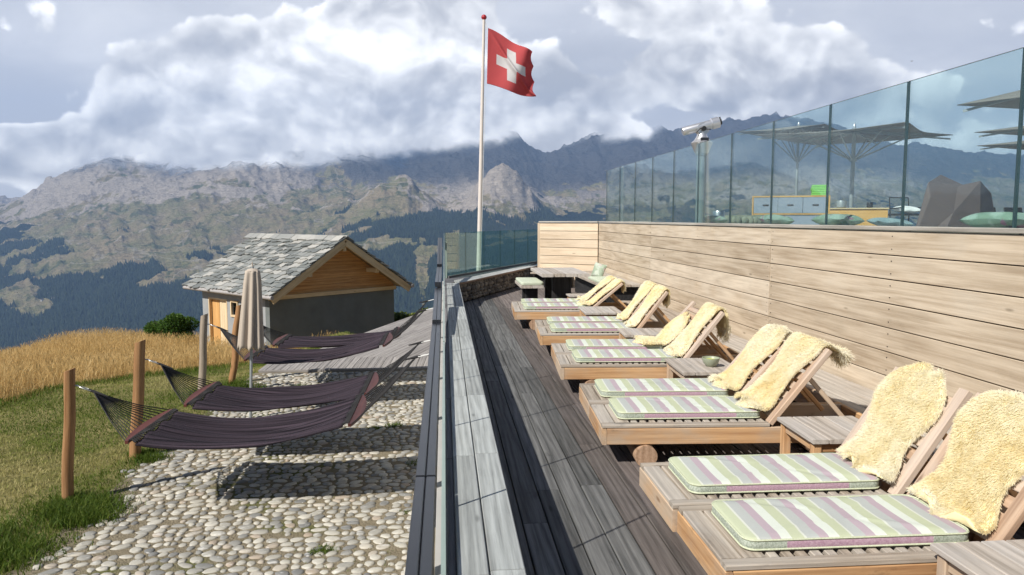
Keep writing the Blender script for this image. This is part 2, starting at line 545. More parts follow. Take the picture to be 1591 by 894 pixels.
# slate
mt, t, out = new_mat('stone_slates')
g = t.attr('gc').outputs['Vector']
rv = t.attr('rv').outputs['Fac']
c = t.ramp(rv, [(0.0, (0.13, 0.14, 0.14)), (0.35, (0.20, 0.215, 0.21)), (0.7, (0.28, 0.285, 0.275)), (1.0, (0.42, 0.41, 0.38))])
n = t.noise(g, 5.0, 6.0, 0.65)
c = t.mix(t.ss(n, 0.45, 0.75), c, t.mix(0.5, c, (0.19, 0.19, 0.16)))
principled(t, out, c, 0.75, bump=n, bstr=0.5, bdist=0.02, spec=0.3)
M['slate'] = mt

# rounded cobbles
mt, t, out = new_mat('river_cobbles')
g = t.attr('gc').outputs['Vector']
rv = t.attr('rv').outputs['Fac']
c = t.ramp(rv, [(0.0, (0.17, 0.17, 0.165)), (0.22, (0.30, 0.29, 0.26)), (0.5, (0.40, 0.38, 0.325)), (0.85, (0.50, 0.475, 0.41)), (1.0, (0.36, 0.29, 0.22))])
n = t.noise(g, 22.0, 6.0, 0.7)
n2_ = t.noise(t.scale(g, (9, 30, 20)), 1.0, 3.0, 0.6, 0.6)
c = t.mix(t.ss(n, 0.50, 0.72), c, t.mix(0.55, c, (0.20, 0.19, 0.18)))
c = t.mix(t.m('MULTIPLY', t.ss(n2_, 0.58, 0.66), 0.45), c, (0.72, 0.71, 0.68))
principled(t, out, c, 0.7, bump=n, bstr=0.35, bdist=0.01, spec=0.3)
M['cobble'] = mt

# dry-stone face
mt, t, out = new_mat('rubble_stone')
rv = t.attr('rv').outputs['Fac']
g = t.attr('gc').outputs['Vector']
c = t.ramp(rv, [(0.0, (0.10, 0.09, 0.08)), (0.5, (0.20, 0.175, 0.15)), (1.0, (0.34, 0.30, 0.25))])
n = t.noise(g, 18.0, 6.0, 0.7)
c = t.mix(t.ss(n, 0.4, 0.7), c, t.mix(0.5, c, (0.07, 0.065, 0.06)))
principled(t, out, c, 0.9, bump=n, bstr=0.7, bdist=0.02, spec=0.2)
M['rubble'] = mt

# earth between cobbles, lawn, straw ground: one ground sheet shader
mt, t, out = new_mat('ground')
P = t.n('TexCoord').outputs['Object']
cov = t.attr('cov').outputs['Vector']
cs = t.n('SeparateXYZ', {0: cov}).outputs
na = t.noise(P, 0.75, 6.0, 0.65)
nb = t.noise(P, 9.0, 5.0, 0.65)
nc = t.noise(P, 55.0, 3.0, 0.6)
earth = t.mix(nb, (0.19, 0.155, 0.10), (0.36, 0.31, 0.225))
earth = t.mix(t.ss(na, 0.53, 0.66), earth, (0.145, 0.15, 0.055))
lawn = t.mix(t.ss(na, 0.36, 0.62), (0.14, 0.155, 0.032), (0.32, 0.275, 0.115))
lawn = t.mix(t.ss(nb, 0.42, 0.62), lawn, t.mix(nc, (0.085, 0.10, 0.02), (0.33, 0.28, 0.13)))
straw = t.mix(nb, (0.22, 0.15, 0.05), (0.40, 0.28, 0.11))
c = t.mix(cs[0], earth, lawn)
c = t.mix(cs[1], c, straw)
c = t.mix(t.m('MULTIPLY', nc, 0.5), c, t.mix(0.55, c, (0.03, 0.03, 0.015)))
principled(t, out, c, 0.95, bump=t.m('ADD', nc, nb), bstr=0.9, bdist=0.03, spec=0.1)
M['ground'] = mt


def leafmat(name, cols, trans=0.35, rough=0.6):
    mt, t, out = new_mat(name)
    rv = t.attr('rv').outputs['Fac']
    k = len(cols) - 1
    c = t.ramp(rv, [(i / k, q) for i, q in enumerate(cols)])
    p = t.n('BsdfPrincipled', {'Base Color': c, 'Roughness': rough, 'Specular IOR Level': 0.2})
    tr = t.n('BsdfTranslucent', {'Color': c})
    ms = t.n('MixShader', {0: trans, 1: p.outputs[0], 2: tr.outputs[0]})
    t.put(out.inputs['Surface'], ms.outputs[0])
    return mt


M['gold_grass'] = leafmat('dry_golden_grass', [(0.38, 0.25, 0.09), (0.62, 0.43, 0.18), (0.76, 0.58, 0.30)], 0.4, 0.7)
M['lawn_grass'] = leafmat('short_lawn', [(0.095, 0.145, 0.018), (0.17, 0.215, 0.038), (0.36, 0.33, 0.12), (0.46, 0.40, 0.19)], 0.35)
M['green_grass'] = leafmat('lush_grass', [(0.045, 0.085, 0.008), (0.09, 0.15, 0.018), (0.16, 0.20, 0.035)], 0.35)
M['bush_leaf'] = leafmat('bush_leaves', [(0.022, 0.06, 0.008), (0.05, 0.115, 0.014), (0.09, 0.15, 0.025)], 0.3)
M['pine_leaf'] = leafmat('pine_needles', [(0.035, 0.065, 0.018), (0.075, 0.11, 0.025), (0.16, 0.18, 0.04)], 0.25)
M['dark_needle'] = leafmat('dark_spruce_needles', [(0.014, 0.026, 0.012), (0.03, 0.05, 0.02)], 0.2)
M['bare_twig'] = leafmat('bare_twigs', [(0.20, 0.14, 0.11), (0.34, 0.26, 0.21)], 0.2)
M['far_tree'] = leafmat('far_forest', [(0.010, 0.020, 0.012), (0.020, 0.034, 0.017), (0.034, 0.047, 0.020)], 0.1, 0.9)

# hammock cloth
mt, t, out = new_mat('plum_hammock_cloth')
g = t.attr('gc').outputs['Vector']
sx = t.n('SeparateXYZ', {0: g}).outputs
st = t.noise(t.scale(g, (0.4, 34.0, 1.0)), 1.0, 4.0, 0.6)
c = t.ramp(st, [(0.36, (0.010, 0.008, 0.011)), (0.66, (0.072, 0.053, 0.068))])
wv = t.noise(t.scale(g, (60, 180, 1)), 1.0, 2.0)
principled(t, out, c, 0.85, bump=t.m('ADD', t.m('MULTIPLY', st, 2.0), wv), bstr=0.9, bdist=0.010, spec=0.15)
M['hammock'] = mt

# glass
def glassmat(name, tint, refl=1.0):
    mt, t, out = new_mat(name)
    lw = t.n('LayerWeight', {'Blend': 0.5}).outputs['Facing']
    f = t.m('ADD', 0.045, t.m('MULTIPLY', t.m('POWER', lw, 4.0), 0.85 * refl))
    tr = t.n('BsdfTransparent', {'Color': tint})
    gl = t.n('BsdfGlossy', {'Color': (0.92, 0.97, 0.96), 'Roughness': 0.012})
    ms = t.n('MixShader', {0: f, 1: tr.outputs[0], 2: gl.outputs[0]})
    t.put(out.inputs['Surface'], ms.outputs[0])
    return mt


M['glass'] = glassmat('tinted_glass', (0.84, 0.93, 0.925, 1))
M['glass_far'] = glassmat('green_glass', (0.74, 0.88, 0.84, 1))
M['glass_near'] = glassmat('clear_glass', (0.955, 0.97, 0.967, 1))
M['glass_edge'] = plain('glass_edge', (0.03, 0.06, 0.065), 0.25)
M['glass_edge_light'] = plain('pale_glass_edge', (0.26, 0.33, 0.29), 0.35)
M['window_glass'] = glassmat('window_pane', (0.25, 0.25, 0.24, 1))

# striped cushion: bands across the length, by the cushion's own grain coordinate x
mt, t, out = new_mat('striped_cushion')
g = t.attr('uvx').outputs['Fac']
bands = []
seq = [((0.50, 0.54, 0.37), .050), ((0.62, 0.64, 0.56), .010), ((0.45, 0.47, 0.45), .050), ((0.45, 0.36, 0.40), .040), ((0.66, 0.70, 0.62), .046)]
x = 0.0
cyc = sum(q[1] for q in seq)
for cc, wd in seq:
    bands.append((x / cyc, cc))
    x += wd
fr = t.m('FRACT', t.m('DIVIDE', g, cyc))
c = t.ramp(fr, bands, 'CONSTANT')
gg = t.attr('gc').outputs['Vector']
nz = t.noise(gg, 90.0, 3.0, 0.7)
c = t.mix(t.m('MULTIPLY', nz, 0.45), c, t.mix(0.5, c, (0.25, 0.26, 0.24)))
principled(t, out, c, 0.92, bump=nz, bstr=0.25, bdist=0.003, spec=0.1)
M['stripes'] = mt


def woven(name, a, b):
    mt, t, out = new_mat(name)
    gg = t.attr('gc').outputs['Vector']
    nz = t.noise(gg, 130.0, 3.0, 0.8)
    c = t.mix(t.ss(nz, 0.35, 0.65), a, b)
    principled(t, out, c, 0.92, bump=nz, bstr=0.3, bdist=0.003, spec=0.1)
    return mt


M['cushion_side'] = woven('greygreen_weave', (0.24, 0.28, 0.22), (0.48, 0.52, 0.45))
M['cushion_mauve'] = woven('mauve_weave', (0.36, 0.22, 0.29), (0.50, 0.36, 0.42))
M['piping'] = woven('pale_green_piping', (0.46, 0.50, 0.34), (0.58, 0.61, 0.46))
M['seat_pad'] = woven('sage_pad', (0.42, 0.48, 0.36), (0.60, 0.64, 0.52))
M['grey_pad'] = woven('grey_pad', (0.30, 0.34, 0.36), (0.46, 0.50, 0.52))
mt, t, out = new_mat('floral_sage_cushion')
gg = t.attr('gc').outputs['Vector']
a_ = t.noise(gg, 7.0, 2.0, 0.5)
b_ = t.noise(gg, 5.0, 1.0, 0.5, 0.8)
c = t.mix(t.ss(a_, 0.42, 0.55), (0.30, 0.36, 0.27), (0.46, 0.50, 0.42))
c = t.mix(t.ss(b_, 0.60, 0.66), c, (0.45, 0.20, 0.27))
principled(t, out, c, 0.92, spec=0.1)
M['floral'] = mt

# sheepskin
mt, t, out = new_mat('sheepskin_wool')
rv = t.attr('rv').outputs['Fac']
tip = t.n('HairInfo').outputs['Intercept']
c = t.ramp(rv, [(0.0, (0.80, 0.67, 0.36)), (0.5, (0.90, 0.83, 0.61)), (1.0, (0.95, 0.92, 0.81))])
c = t.mix(t.ss(tip, 0.3, 1.0), c, t.mix(0.5, c, (0.92, 0.84, 0.60)))
p = t.n('BsdfPrincipled', {'Base Color': c, 'Roughness': 0.7, 'Specular IOR Level': 0.2})
tr = t.n('BsdfTranslucent', {'Color': c})
ms = t.n('MixShader', {0: 0.4, 1: p.outputs[0], 2: tr.outputs[0]})
t.put(out.inputs['Surface'], ms.outputs[0])
M['wool'] = mt
M['hide'] = plain('sheepskin_hide', (0.82, 0.70, 0.40), 0.95, 0, 0.1, 20)

# flag cloth
for nm, cc in (('flag_red', (0.72, 0.15, 0.16)), ('flag_white', (0.82, 0.80, 0.80))):
    mt, t, out = new_mat(nm)
    gg = t.attr('gc').outputs['Vector']
    nz = t.noise(gg, 6.0, 3.0)
    c = t.mix(nz, tuple(q * .92 for q in cc), cc)
    p = t.n('BsdfPrincipled', {'Base Color': c, 'Roughness': 0.8, 'Specular IOR Level': 0.15})
    tr = t.n('BsdfTranslucent', {'Color': c})
    ms = t.n('MixShader', {0: 0.5, 1: p.outputs[0], 2: tr.outputs[0]})
    t.put(out.inputs['Surface'], ms.outputs[0])
    M[nm] = mt


# ------------------------------------------------------------------ near ground sheet (lawn, hay meadow, yard bed)
GZ = -1.4


def ground_z(x, y):
    x, y = np.asarray(x, float), np.asarray(y, float)
    z = np.full(np.broadcast(x, y).shape, GZ)
    z = z - 0.115 * np.clip(y - 13.5, 0, 40) * sstep(-x, 2.6, 4.6)
    z = z - 0.055 * np.clip(-x - 7.5, 0, 40)
    z = z - 0.32 * np.clip(y - 19.0, 0, 60) * sstep(x, -4.6, -2.4) * sstep(y, 18, 24)
    z = z - 0.26 * np.clip(y - 31, 0, 80) - 0.02 * np.clip(-x - 24, 0, 80) ** 1.3
    z = z + 0.42 * np.exp(-((x + .46 * y) / 3.2) ** 2) * sstep(y, 19, 28) - 0.15 * np.exp(-((x + .56 * y) / 2.0) ** 2) * sstep(y, 17, 24)
    bump = 0.05 * (fbm(x * .8 + 3, y * .8, 3, 5) - .5) * sstep(-x, 3.6, 4.6)
    return z + bump


gx = np.concatenate([np.linspace(-60, -14, 40), np.linspace(-13.6, 1, 130), np.linspace(1.6, 30, 16)])
gy = np.concatenate([np.linspace(-12, 1, 10), np.linspace(1.2, 34, 230), np.linspace(34.5, 62, 30)])
XX, YY = np.meshgrid(gx, gy, indexing='ij')
ZZ = ground_z(XX, YY)
Vg = np.stack([XX, YY, ZZ], -1).reshape(-1, 3)
a, b = XX.shape
I = (np.arange(a - 1)[:, None] * b + np.arange(b - 1)[None]).ravel()
Q = np.stack([I, I + b, I + b + 1, I + 1], 1)


def lawn_edge(y):
    return -3.56 + 0.10 * np.sin(y * 1.9) + 0.07 * np.sin(y * 4.7 + 1) + 0.10 * (fbm(np.asarray(y) * 1.5, np.asarray(y) * 0 + 3, 3, 9) - .5)


def gold_edge(x):
    # y beyond which the tall dry hay grows
    return np.interp(x, [-20, -9, -7.2, -6.75, -6.16, -5.44, -4.6, -3], [8.5, 10.6, 12.5, 14.3, 16.0, 17.3, 18.6, 21])


xf, yf = Vg[:, 0], Vg[:, 1]
cl = sstep(lawn_edge(yf) - xf, -0.18, 0.22)
cl = np.maximum(cl, sstep(yf, 14.6, 15.0))
cg = sstep(yf - gold_edge(xf) + (fbm(xf * 1.2, yf * 1.2, 3, 4) - .5) * 1.0, -0.3, 0.5)
ground = big_mesh('ground', Vg, Q, mats=[M['ground']], attrs={'cov': np.stack([cl, cg, cl * 0], 1)}, smooth=True)
tag(ground, kind='structure')

# ------------------------------------------------------------------ mountains: one polar sheet from the hay crest to the far ranges
PX = np.array([-900, -400, -120, 0, 60, 130, 175, 215, 270, 330, 380, 430, 480, 540, 590, 630, 655, 690, 720, 748, 765, 780, 800, 822, 845, 890, 930, 990, 1060, 1140, 1200, 1300, 1400, 1480, 1591, 1800, 2400], float)
RR = np.array([2300, 2800, 3300, 3800, 4300, 4700, 5000, 5600, 6200, 7000, 8000, 9000], float)
prof = {  # pixel row of the slope (340 = eye level) at each distance; rows are 1/1150 rad
    -900: [640, 560, 500, 450, 410, 380, 360, 330, 310, 300, 305, 310],
    -400: [640, 570, 510, 460, 420, 395, 370, 340, 325, 315, 305, 300],
    -120: [640, 575, 520, 470, 432, 412, 398, 380, 374, 376, 335, 300],
    0:    [640, 575, 520, 468, 427, 404, 390, 368, 358, 352, 335, 296],
    60:   [640, 575, 515, 460, 416, 394, 377, 350, 332, 318, 335, 310],
    130:  [640, 572, 508, 450, 405, 382, 362, 332, 302, 276, 300, 310],
    175:  [640, 572, 506, 446, 400, 378, 358, 325, 285, 252, 290, 310],
    215:  [640, 572, 504, 444, 398, 374, 352, 316, 278, 246, 280, 310],
    270:  [640, 570, 502, 442, 396, 370, 345, 308, 280, 252, 270, 300],
    330:  [640, 568, 500, 440, 394, 366, 340, 303, 276, 262, 262, 300],
    380:  [640, 566, 498, 438, 394, 364, 338, 304, 272, 258, 256, 300],
    430:  [640, 562, 492, 434, 394, 362, 336, 310, 285, 256, 250, 300],
    480:  [640, 552, 480, 424, 384, 358, 336, 312, 292, 262, 248, 300],
    540:  [640, 540, 462, 408, 372, 346, 322, 308, 290, 262, 244, 300],
    590:  [640, 530, 450, 396, 356, 324, 286, 312, 292, 264, 234, 300],
    630:  [640, 525, 442, 388, 350, 318, 270, 312, 290, 262, 226, 300],
    655:  [640, 522, 438, 384, 350, 328, 292, 316, 292, 258, 222, 300],
    690:  [640, 520, 434, 382, 352, 336, 322, 310, 290, 250, 216, 300],
    720:  [640, 518, 432, 380, 350, 330, 312, 308, 288, 250, 216, 300],
    748:  [640, 516, 430, 378, 346, 316, 280, 300, 285, 250, 217, 300],
    765:  [640, 515, 430, 378, 344, 306, 263, 299, 284, 250, 218, 300],
    780:  [640, 514, 430, 379, 346, 306, 256, 298, 284, 250, 219, 300],
    800:  [640, 512, 430, 381, 350, 318, 268, 300, 285, 252, 222, 300],
    822:  [640, 511, 431, 384, 356, 332, 300, 310, 292, 260, 228, 300],
    845:  [640, 510, 432, 386, 362, 346, 328, 322, 302, 270, 239, 300],
    890:  [640, 508, 432, 390, 370, 356, 344, 330, 300, 262, 222, 300],
    930:  [640, 506, 432, 392, 372, 360, 348, 328, 296, 256, 212, 300],
    990:  [640, 506, 432, 394, 372, 358, 344, 322, 290, 246, 192, 300],
    1060: [640, 506, 432, 394, 372, 356, 340, 316, 284, 246, 204, 300],
    1140: [640, 506, 432, 394, 370, 352, 334, 308, 274, 236, 184, 300],
    1200: [640, 506, 430, 390, 364, 344, 326, 300, 268, 228, 172, 300],
    1300: [640, 506, 428, 386, 352, 330, 312, 286, 258, 226, 186, 300],
    1400: [640, 506, 430, 390, 362, 342, 326, 302, 274, 246, 218, 300],
    1480: [640, 506, 432, 394, 370, 352, 338, 314, 286, 254, 226, 300],
    1591: [640, 506, 432, 394, 372, 356, 342, 320, 292, 260, 234, 300],
    1800: [640, 506, 432, 394, 372, 356, 342, 320, 292, 260, 230, 300],
    2400: [640, 506, 432, 394, 372, 356, 342, 320, 292, 260, 230, 300],
}
T = np.array([prof[int(p)] for p in PX], float)
T[:, 10] -= np.interp(PX, [270, 330, 400, 780, 820, 860], [0, 50, 60, 30, 0, 0])     # the far range stands well inside the clouds
T[:, 9] -= np.interp(PX, [300, 380, 600, 640], [0, 14, 14, 0])
TA = (PX - 690) / 1150                       # tangent of the azimuth


def col_interp(x):
    """smooth table of elevations across the azimuth tangent x -> (len(x), len(RR))"""
    i = np.clip(np.searchsorted(TA, x) - 1, 0, len(TA) - 2)
    u = np.clip((x - TA[i]) / (TA[i + 1] - TA[i]), 0, 1)
    u = 0.55 * u + 0.45 * u * u * (3 - 2 * u)
    return T[i] * (1 - u)[:, None] + T[i + 1] * u[:, None]


ta = np.concatenate([np.linspace(-1.45, -0.66, 90), np.linspace(-0.655, 0.83, 980), np.linspace(0.84, 1.5, 60)])
rr = np.concatenate([np.geomspace(40, 2200, 36), np.linspace(2260, 5300, 330), np.linspace(5330, 9000, 190)])
tab = col_interp(ta)
el_far = np.stack([np.interp(rr, RR, (340 - row) / 1150) for row in tab])      # tan elevation
zn_r = np.array([40, 60, 100, 200, 400, 900, 1500, 2300], float)
zn = np.array([-10, -17, -32, -75, -150, -330, -520, 0], float)
A2, R2 = np.meshgrid(ta, rr, indexing='ij')
azc = np.cos(np.arctan(A2))
Yw = R2                                          # distance along the view axis plane
Xw = R2 * A2
Zw = 1.6 + el_far * R2
zend = 1.6 + (340 - tab[:, 0]) / 1150 * 2300
near = np.stack([np.interp(rr, zn_r, np.append(zn[:-1], ze)) for ze in zend])
Zw = np.where(R2 < 2300, near, Zw)
# relief: ravines running down the fall line plus ridged rock
f1 = fbm(A2 * 30 + 0.0006 * R2, R2 / 1500, 5, 21, .55, ridged=True) - .55
f2 = fbm(Xw / 420, Yw / 420, 6, 33, .55, ridged=True) - .55
f3 = fbm(Xw / 90, Yw / 90, 4, 41, .5, ridged=True) - .5
ampl = np.interp(R2, [40, 300, 2300, 4500, 6500, 9000], [0.5, 8, 60, 70, 150, 190])
f1 = f1 - f1[:, R2[0] > 2300].mean(); f2 = f2 - f2[:, R2[0] > 2300].mean()
relief = ampl * (f1 * np.interp(R2, [4500, 6000], [0.75, 0.40]) + f2 * np.interp(R2, [3500, 4600, 5600], [.8, 1.15, .9])) + np.interp(R2, [300, 2500, 5000, 9000], [0, 8, 30, 48]) * f3
Zw = Zw + relief
Prow = 340 - (Zw - 1.6) / R2 * 1150
# cover masks, fixed to the land ------------------------------------------------
xp = A2 * 1150 + 690
fn = fbm(Xw / 330, Yw / 330, 5, 55)
fn2 = fbm(Xw / 110, Yw / 110, 4, 61)
fline = np.interp(xp, [-900, 0, 60, 150, 250, 330, 400, 470, 540, 620, 690, 780, 850, 930, 1200, 1600], [400, 392, 372, 388, 416, 414, 414, 398, 366, 338, 354, 346, 342, 332, 352, 352])
forest = sstep((Prow - fline) + (fn - .5) * 190 + (fn2 - .5) * 70, -4, 12) * sstep(R2, 1000, 1300)
# clearings: hay terraces and a hamlet meadow
def clearing(px_, r_, sx_, sy_):
    return np.exp(-(((xp - px_) / sx_) ** 2 + ((R2 - r_) / sy_) ** 2))
clr = sum(clearing(*q) for q in ((150, 4150, 60, 150), (215, 4380, 75, 110), (55, 3900, 40, 130), (90, 3650, 34, 110), (300, 4330, 60, 70), (655, 3500, 12, 500), (672, 3750, 26, 90), (560, 3600, 40, 80)))
forest = forest * (1 - sstep(clr + (fn2 - .5) * .8, .38, .55))
rline = np.interp(xp, [-900, 0, 60, 130, 215, 330, 430, 540, 590, 630, 690, 775, 845, 930, 1300, 1600], [345, 348, 335, 312, 296, 288, 286, 280, 284, 296, 326, 318, 320, 300, 276, 270])
rock = sstep((rline - Prow) + (fn - .5) * 110 + (f3) * 60, -14, 18)
rock = np.maximum(rock, sstep(f2 + f3 * .5, .31, .43) * .65 * sstep(R2, 3900, 4500) * (1 - forest))
rock = np.maximum(rock, .9 * sstep(fbm(Xw / 160, Yw / 420, 4, 77, ridged=True), .82, .9) * sstep(xp, -50, 20) * (1 - sstep(xp, 200, 280)) * sstep(Prow, 440, 460))
rock = rock * (1 - forest * .85)
# cloud base: above it the rock is lost in the cloud bank
cbase = np.interp(xp, [-900, -120, 0, 90, 150, 200, 250, 330, 430, 540, 600, 690, 775, 830, 870, 930, 990, 1060, 1140, 1200, 1280, 1350, 1420, 2400],
                  [200, 200, 222, 246, 256, 262, 266, 268, 264, 260, 250, 238, 234, 206, 222, 214, 202, 206, 186, 182, 186, 170, 120, 100])
cn = fbm(xp / 70, R2 / 900 + Prow / 60, 5, 91) - .5
veil_a = sstep((cbase - Prow) + cn * 62, -20, 18)
keep = veil_a.copy()
Vt = np.stack([Xw, Yw, Zw], -1).reshape(-1, 3)
a, b = A2.shape
I = (np.arange(a - 1)[:, None] * b + np.arange(b - 1)[None])
vis = (veil_a[:-1, :-1] < .995) | (veil_a[1:, 1:] < .995) | (veil_a[1:, :-1] < .995) | (veil_a[:-1, 1:] < .995)
I = I[vis]
Q = np.stack([I, I + b, I + b + 1, I + 1], 1)
far_shade = sstep(R2, 5700, 6600) * sstep(xp, 420, 560)  # where the back range gets its painted cloud shade

mt, t, out = new_mat('mountain_land')
P = t.n('TexCoord').outputs['Object']
cs = t.n('SeparateXYZ', {0: t.attr('cov').outputs['Vector']}).outputs
ex = t.n('SeparateXYZ', {0: t.attr('ext').outputs['Vector']}).outputs
nA = t.noise(P, 1 / 240, 8.0, 0.62)
nB = t.noise(P, 1 / 42, 8.0, 0.65)
nC = t.noise(t.scale(P, (1, 1, 5)), 1 / 60, 6.0, 0.7, 0.6)
meadow = t.mix(t.ss(nA, 0.36, 0.64), (0.36, 0.285, 0.165), (0.25, 0.235, 0.10))
meadow = t.mix(t.ss(nB, 0.50, 0.70), meadow, (0.36, 0.30, 0.19))
rockc = t.mix(nC, (0.22, 0.18, 0.145), (0.78, 0.69, 0.58))
shaded_rock = t.mix(nC, (0.045, 0.044, 0.048), (0.15, 0.145, 0.14))  # cloud shade on the back range, put into the rock colour
rockc = t.mix(ex[1], rockc, shaded_rock)
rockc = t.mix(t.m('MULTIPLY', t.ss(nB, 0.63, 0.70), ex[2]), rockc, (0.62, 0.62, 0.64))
woodc = t.mix(nB, (0.012, 0.020, 0.011), (0.034, 0.045, 0.020))
meadow = t.mix(t.ss(t.noise(P, 1 / 130, 5.0, 0.6, 0.5), 0.52, 0.64), meadow, (0.13, 0.14, 0.055))
iso = t.m('ABSOLUTE', t.m('SUBTRACT', t.noise(t.scale(P, (1, 1, 3)), 1 / 620, 2.0, 0.5, 0.4), 0.5))
track = t.m('SUBTRACT', 1.0, t.ss(iso, 0.002, 0.0065))
meadow = t.mix(t.m('MULTIPLY', track, 0.6), meadow, (0.46, 0.42, 0.35))
edge = t.m('MULTIPLY', t.m('SUBTRACT', nB, 0.5), 1.1)
c = t.mix(t.ss(t.m('ADD', cs[1], edge), 0.3, 0.7), meadow, rockc)
scat = t.ss(t.noise(P, 1 / 22, 4.0, 0.7), 0.60, 0.68)
c = t.mix(t.m('MULTIPLY', scat, t.m('MULTIPLY', 0.45, t.m('SUBTRACT', 1.0, ex[1]))), c, t.mix(0.6, c, (0.5, 0.47, 0.43)))
c = t.mix(t.ss(t.m('ADD', cs[0], t.m('MULTIPLY', edge, 0.5)), 0.35, 0.65), c, woodc)
p = t.n('BsdfPrincipled', {'Base Color': c, 'Roughness': 1.0, 'Specular IOR Level': 0.0})
bmp = t.n('Bump', {'Height': t.m('ADD', nC, nB), 'Strength': 1.0, 'Distance': 34.0})
t.put(p.inputs['Normal'], bmp.outputs[0])
tr = t.n('BsdfTransparent', {'Color': (1, 1, 1)})
wisp = t.m('MULTIPLY', t.m('SUBTRACT', t.noise(P, 1 / 300, 6.0, 0.6), 0.5), 0.5)
fa = t.ss(t.m('ADD', ex[0], t.m('MULTIPLY', wisp, t.ss(ex[0], 0.0, 0.25))), 0.05, 0.92)
ms = t.n('MixShader', {0: fa, 1: p.outputs[0], 2: tr.outputs[0]})
t.put(out.inputs['Surface'], ms.outputs[0])
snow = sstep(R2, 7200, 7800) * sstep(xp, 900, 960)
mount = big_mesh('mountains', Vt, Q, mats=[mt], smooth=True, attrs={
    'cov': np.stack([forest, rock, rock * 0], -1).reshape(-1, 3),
    'ext': np.stack([veil_a, far_shade, snow], -1).reshape(-1, 3)})
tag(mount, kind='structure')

# ------------------------------------------------------------------ far woods: spruces on the forested slopes, one mass
n_try = 260000
ia = rng.integers(90, 90 + 980 - 1, n_try)
ir = rng.integers(36, 36 + 300, n_try)
fu, fv = rng.random(n_try), rng.random(n_try)


def bil(Fm):
    return (Fm[ia, ir] * (1 - fu) * (1 - fv) + Fm[ia + 1, ir] * fu * (1 - fv) + Fm[ia, ir + 1] * (1 - fu) * fv + Fm[ia + 1, ir + 1] * fu * fv)


ok = (rng.random(n_try) < bil(forest) ** 1.5 * np.clip(bil(R2) / 4500, .3, 1)) & (bil(xp) < 950) & (bil(Prow) < 560)
px_, py_, pz_ = bil(Xw)[ok], bil(Yw)[ok], bil(Zw)[ok]
# lone trees just above the timber line
n = min(len(px_), 62000)
sel = rng.permutation(len(px_))[:n]
px_, py_, pz_ = px_[sel], py_[sel], pz_[sel]
hh = rng.uniform(13, 27, n)
rad = hh * rng.uniform(.17, .26, n)
k = 5
th = np.arange(k) * 2 * math.pi / k
Vc = np.zeros((n, k + 1, 3))
Vc[:, :k, 0] = px_[:, None] + rad[:, None] * np.cos(th + rng.random((n, 1)) * 6)
Vc[:, :k, 1] = py_[:, None] + rad[:, None] * np.sin(th + rng.random((n, 1)) * 6)
Vc[:, :k, 2] = pz_[:, None] - 1
Vc[:, k] = np.stack([px_, py_, pz_ + hh], 1)
base = (np.arange(n) * (k + 1))[:, None]
tr_ = np.stack([np.stack([base[:, 0] + j, base[:, 0] + (j + 1) % k, base[:, 0] + k], 1) for j in range(k)], 1).reshape(-1, 3)
woods = big_mesh('spruce_forest', Vc.reshape(-1, 3), tris=tr_, mats=[M['far_tree']], attrs={'rv': np.repeat(rng.random(n), k + 1)}, smooth=True)
tag(woods, 'dark bluish spruce woods covering the far valley side', 'forest', kind='stuff')

# ------------------------------------------------------------------ valley air
hb = MB().box((-14500, -400, -1500), (15500, 9300, 1420), ch=0)
mt, t, out = new_mat('valley_air')
pv = t.n('VolumePrincipled', {'Color': (0.37, 0.59, 1.0, 1), 'Density': 9.0e-5, 'Anisotropy': 0.1})
t.put(out.inputs['Volume'], pv.outputs[0])
haze = hb.build('haze', mt)
tag(haze, 'thin blue haze filling the valley air', 'haze', kind='stuff')


# ------------------------------------------------------------------ cobbled yard
cb = MB()
cb.grid([[(x, y, GZ + 0.006) for y in (1.0, 8.0, 14.62)] for x in (-3.7, -1.8, -0.12)], mat=0)
y = 1.6
row = 0
while y < 14.5:
    dyy = random.uniform(0.092, 0.122)
    x = -0.16 - random.random() * .1
    while x > float(lawn_edge(y)) + random.uniform(-.15, .22):
        rx = random.choice((random.uniform(.026, .045), random.uniform(.04, .066), random.uniform(.055, .09)))
        ry = min(random.uniform(.036, .058), rx * 1.1)
        ang = random.gauss(0.15, .5)
        x -= rx
        if random.random() > .04:
            ca, sa = math.cos(ang), math.sin(ang)
            yy = y + random.uniform(-.022, .022)
            cb.stone((x, yy, GZ + 0.008), (ca, sa, 0), (-sa, ca, 0), (0, 0, 1), rx, ry, random.uniform(.008, .017), nang=10, mat=1, rings=2)
        x -= rx + random.uniform(.0, .020)
    y += dyy
yard = cb.build('cobbled_yard', [M['ground'], M['cobble']], smooth=60)
tag(yard, kind='structure')

# ------------------------------------------------------------------ boardwalk beyond the cobbles
bw = MB()
e0, e1 = np.array([-3.56, 14.7]), np.array([-0.54, 23.87])
dirv = nrm(e1 - e0)
nx = np.array([dirv[1], -dirv[0]])
zb = GZ + .05
k = 0
for i in range(0, 40):
    o0 = e0 + nx * (i * .135 + .065)
    # from the front strip line back to the far end, clipped at x = -0.15
    s0 = (15.75 - o0[1]) / dirv[1]
    s1 = 10.4
    tmax = (-0.15 - o0[0]) / dirv[0]
    s1 = min(s1, tmax)
    if s1 - s0 < .15: continue
    a_ = o0 + dirv * s0
    b_ = o0 + dirv * s1
    cut = s0 + random.uniform(2, 4)
    last = s0
    while last < s1 - .05:
        nxt = min(s1, cut)
        p_, q_ = o0 + dirv * (last + .002), o0 + dirv * (nxt - .002)
        bw.beam((*p_, zb), (*q_, zb), .128, .03, ch=.003)
        last, cut = nxt, nxt + random.uniform(2.5, 4)
n = 25
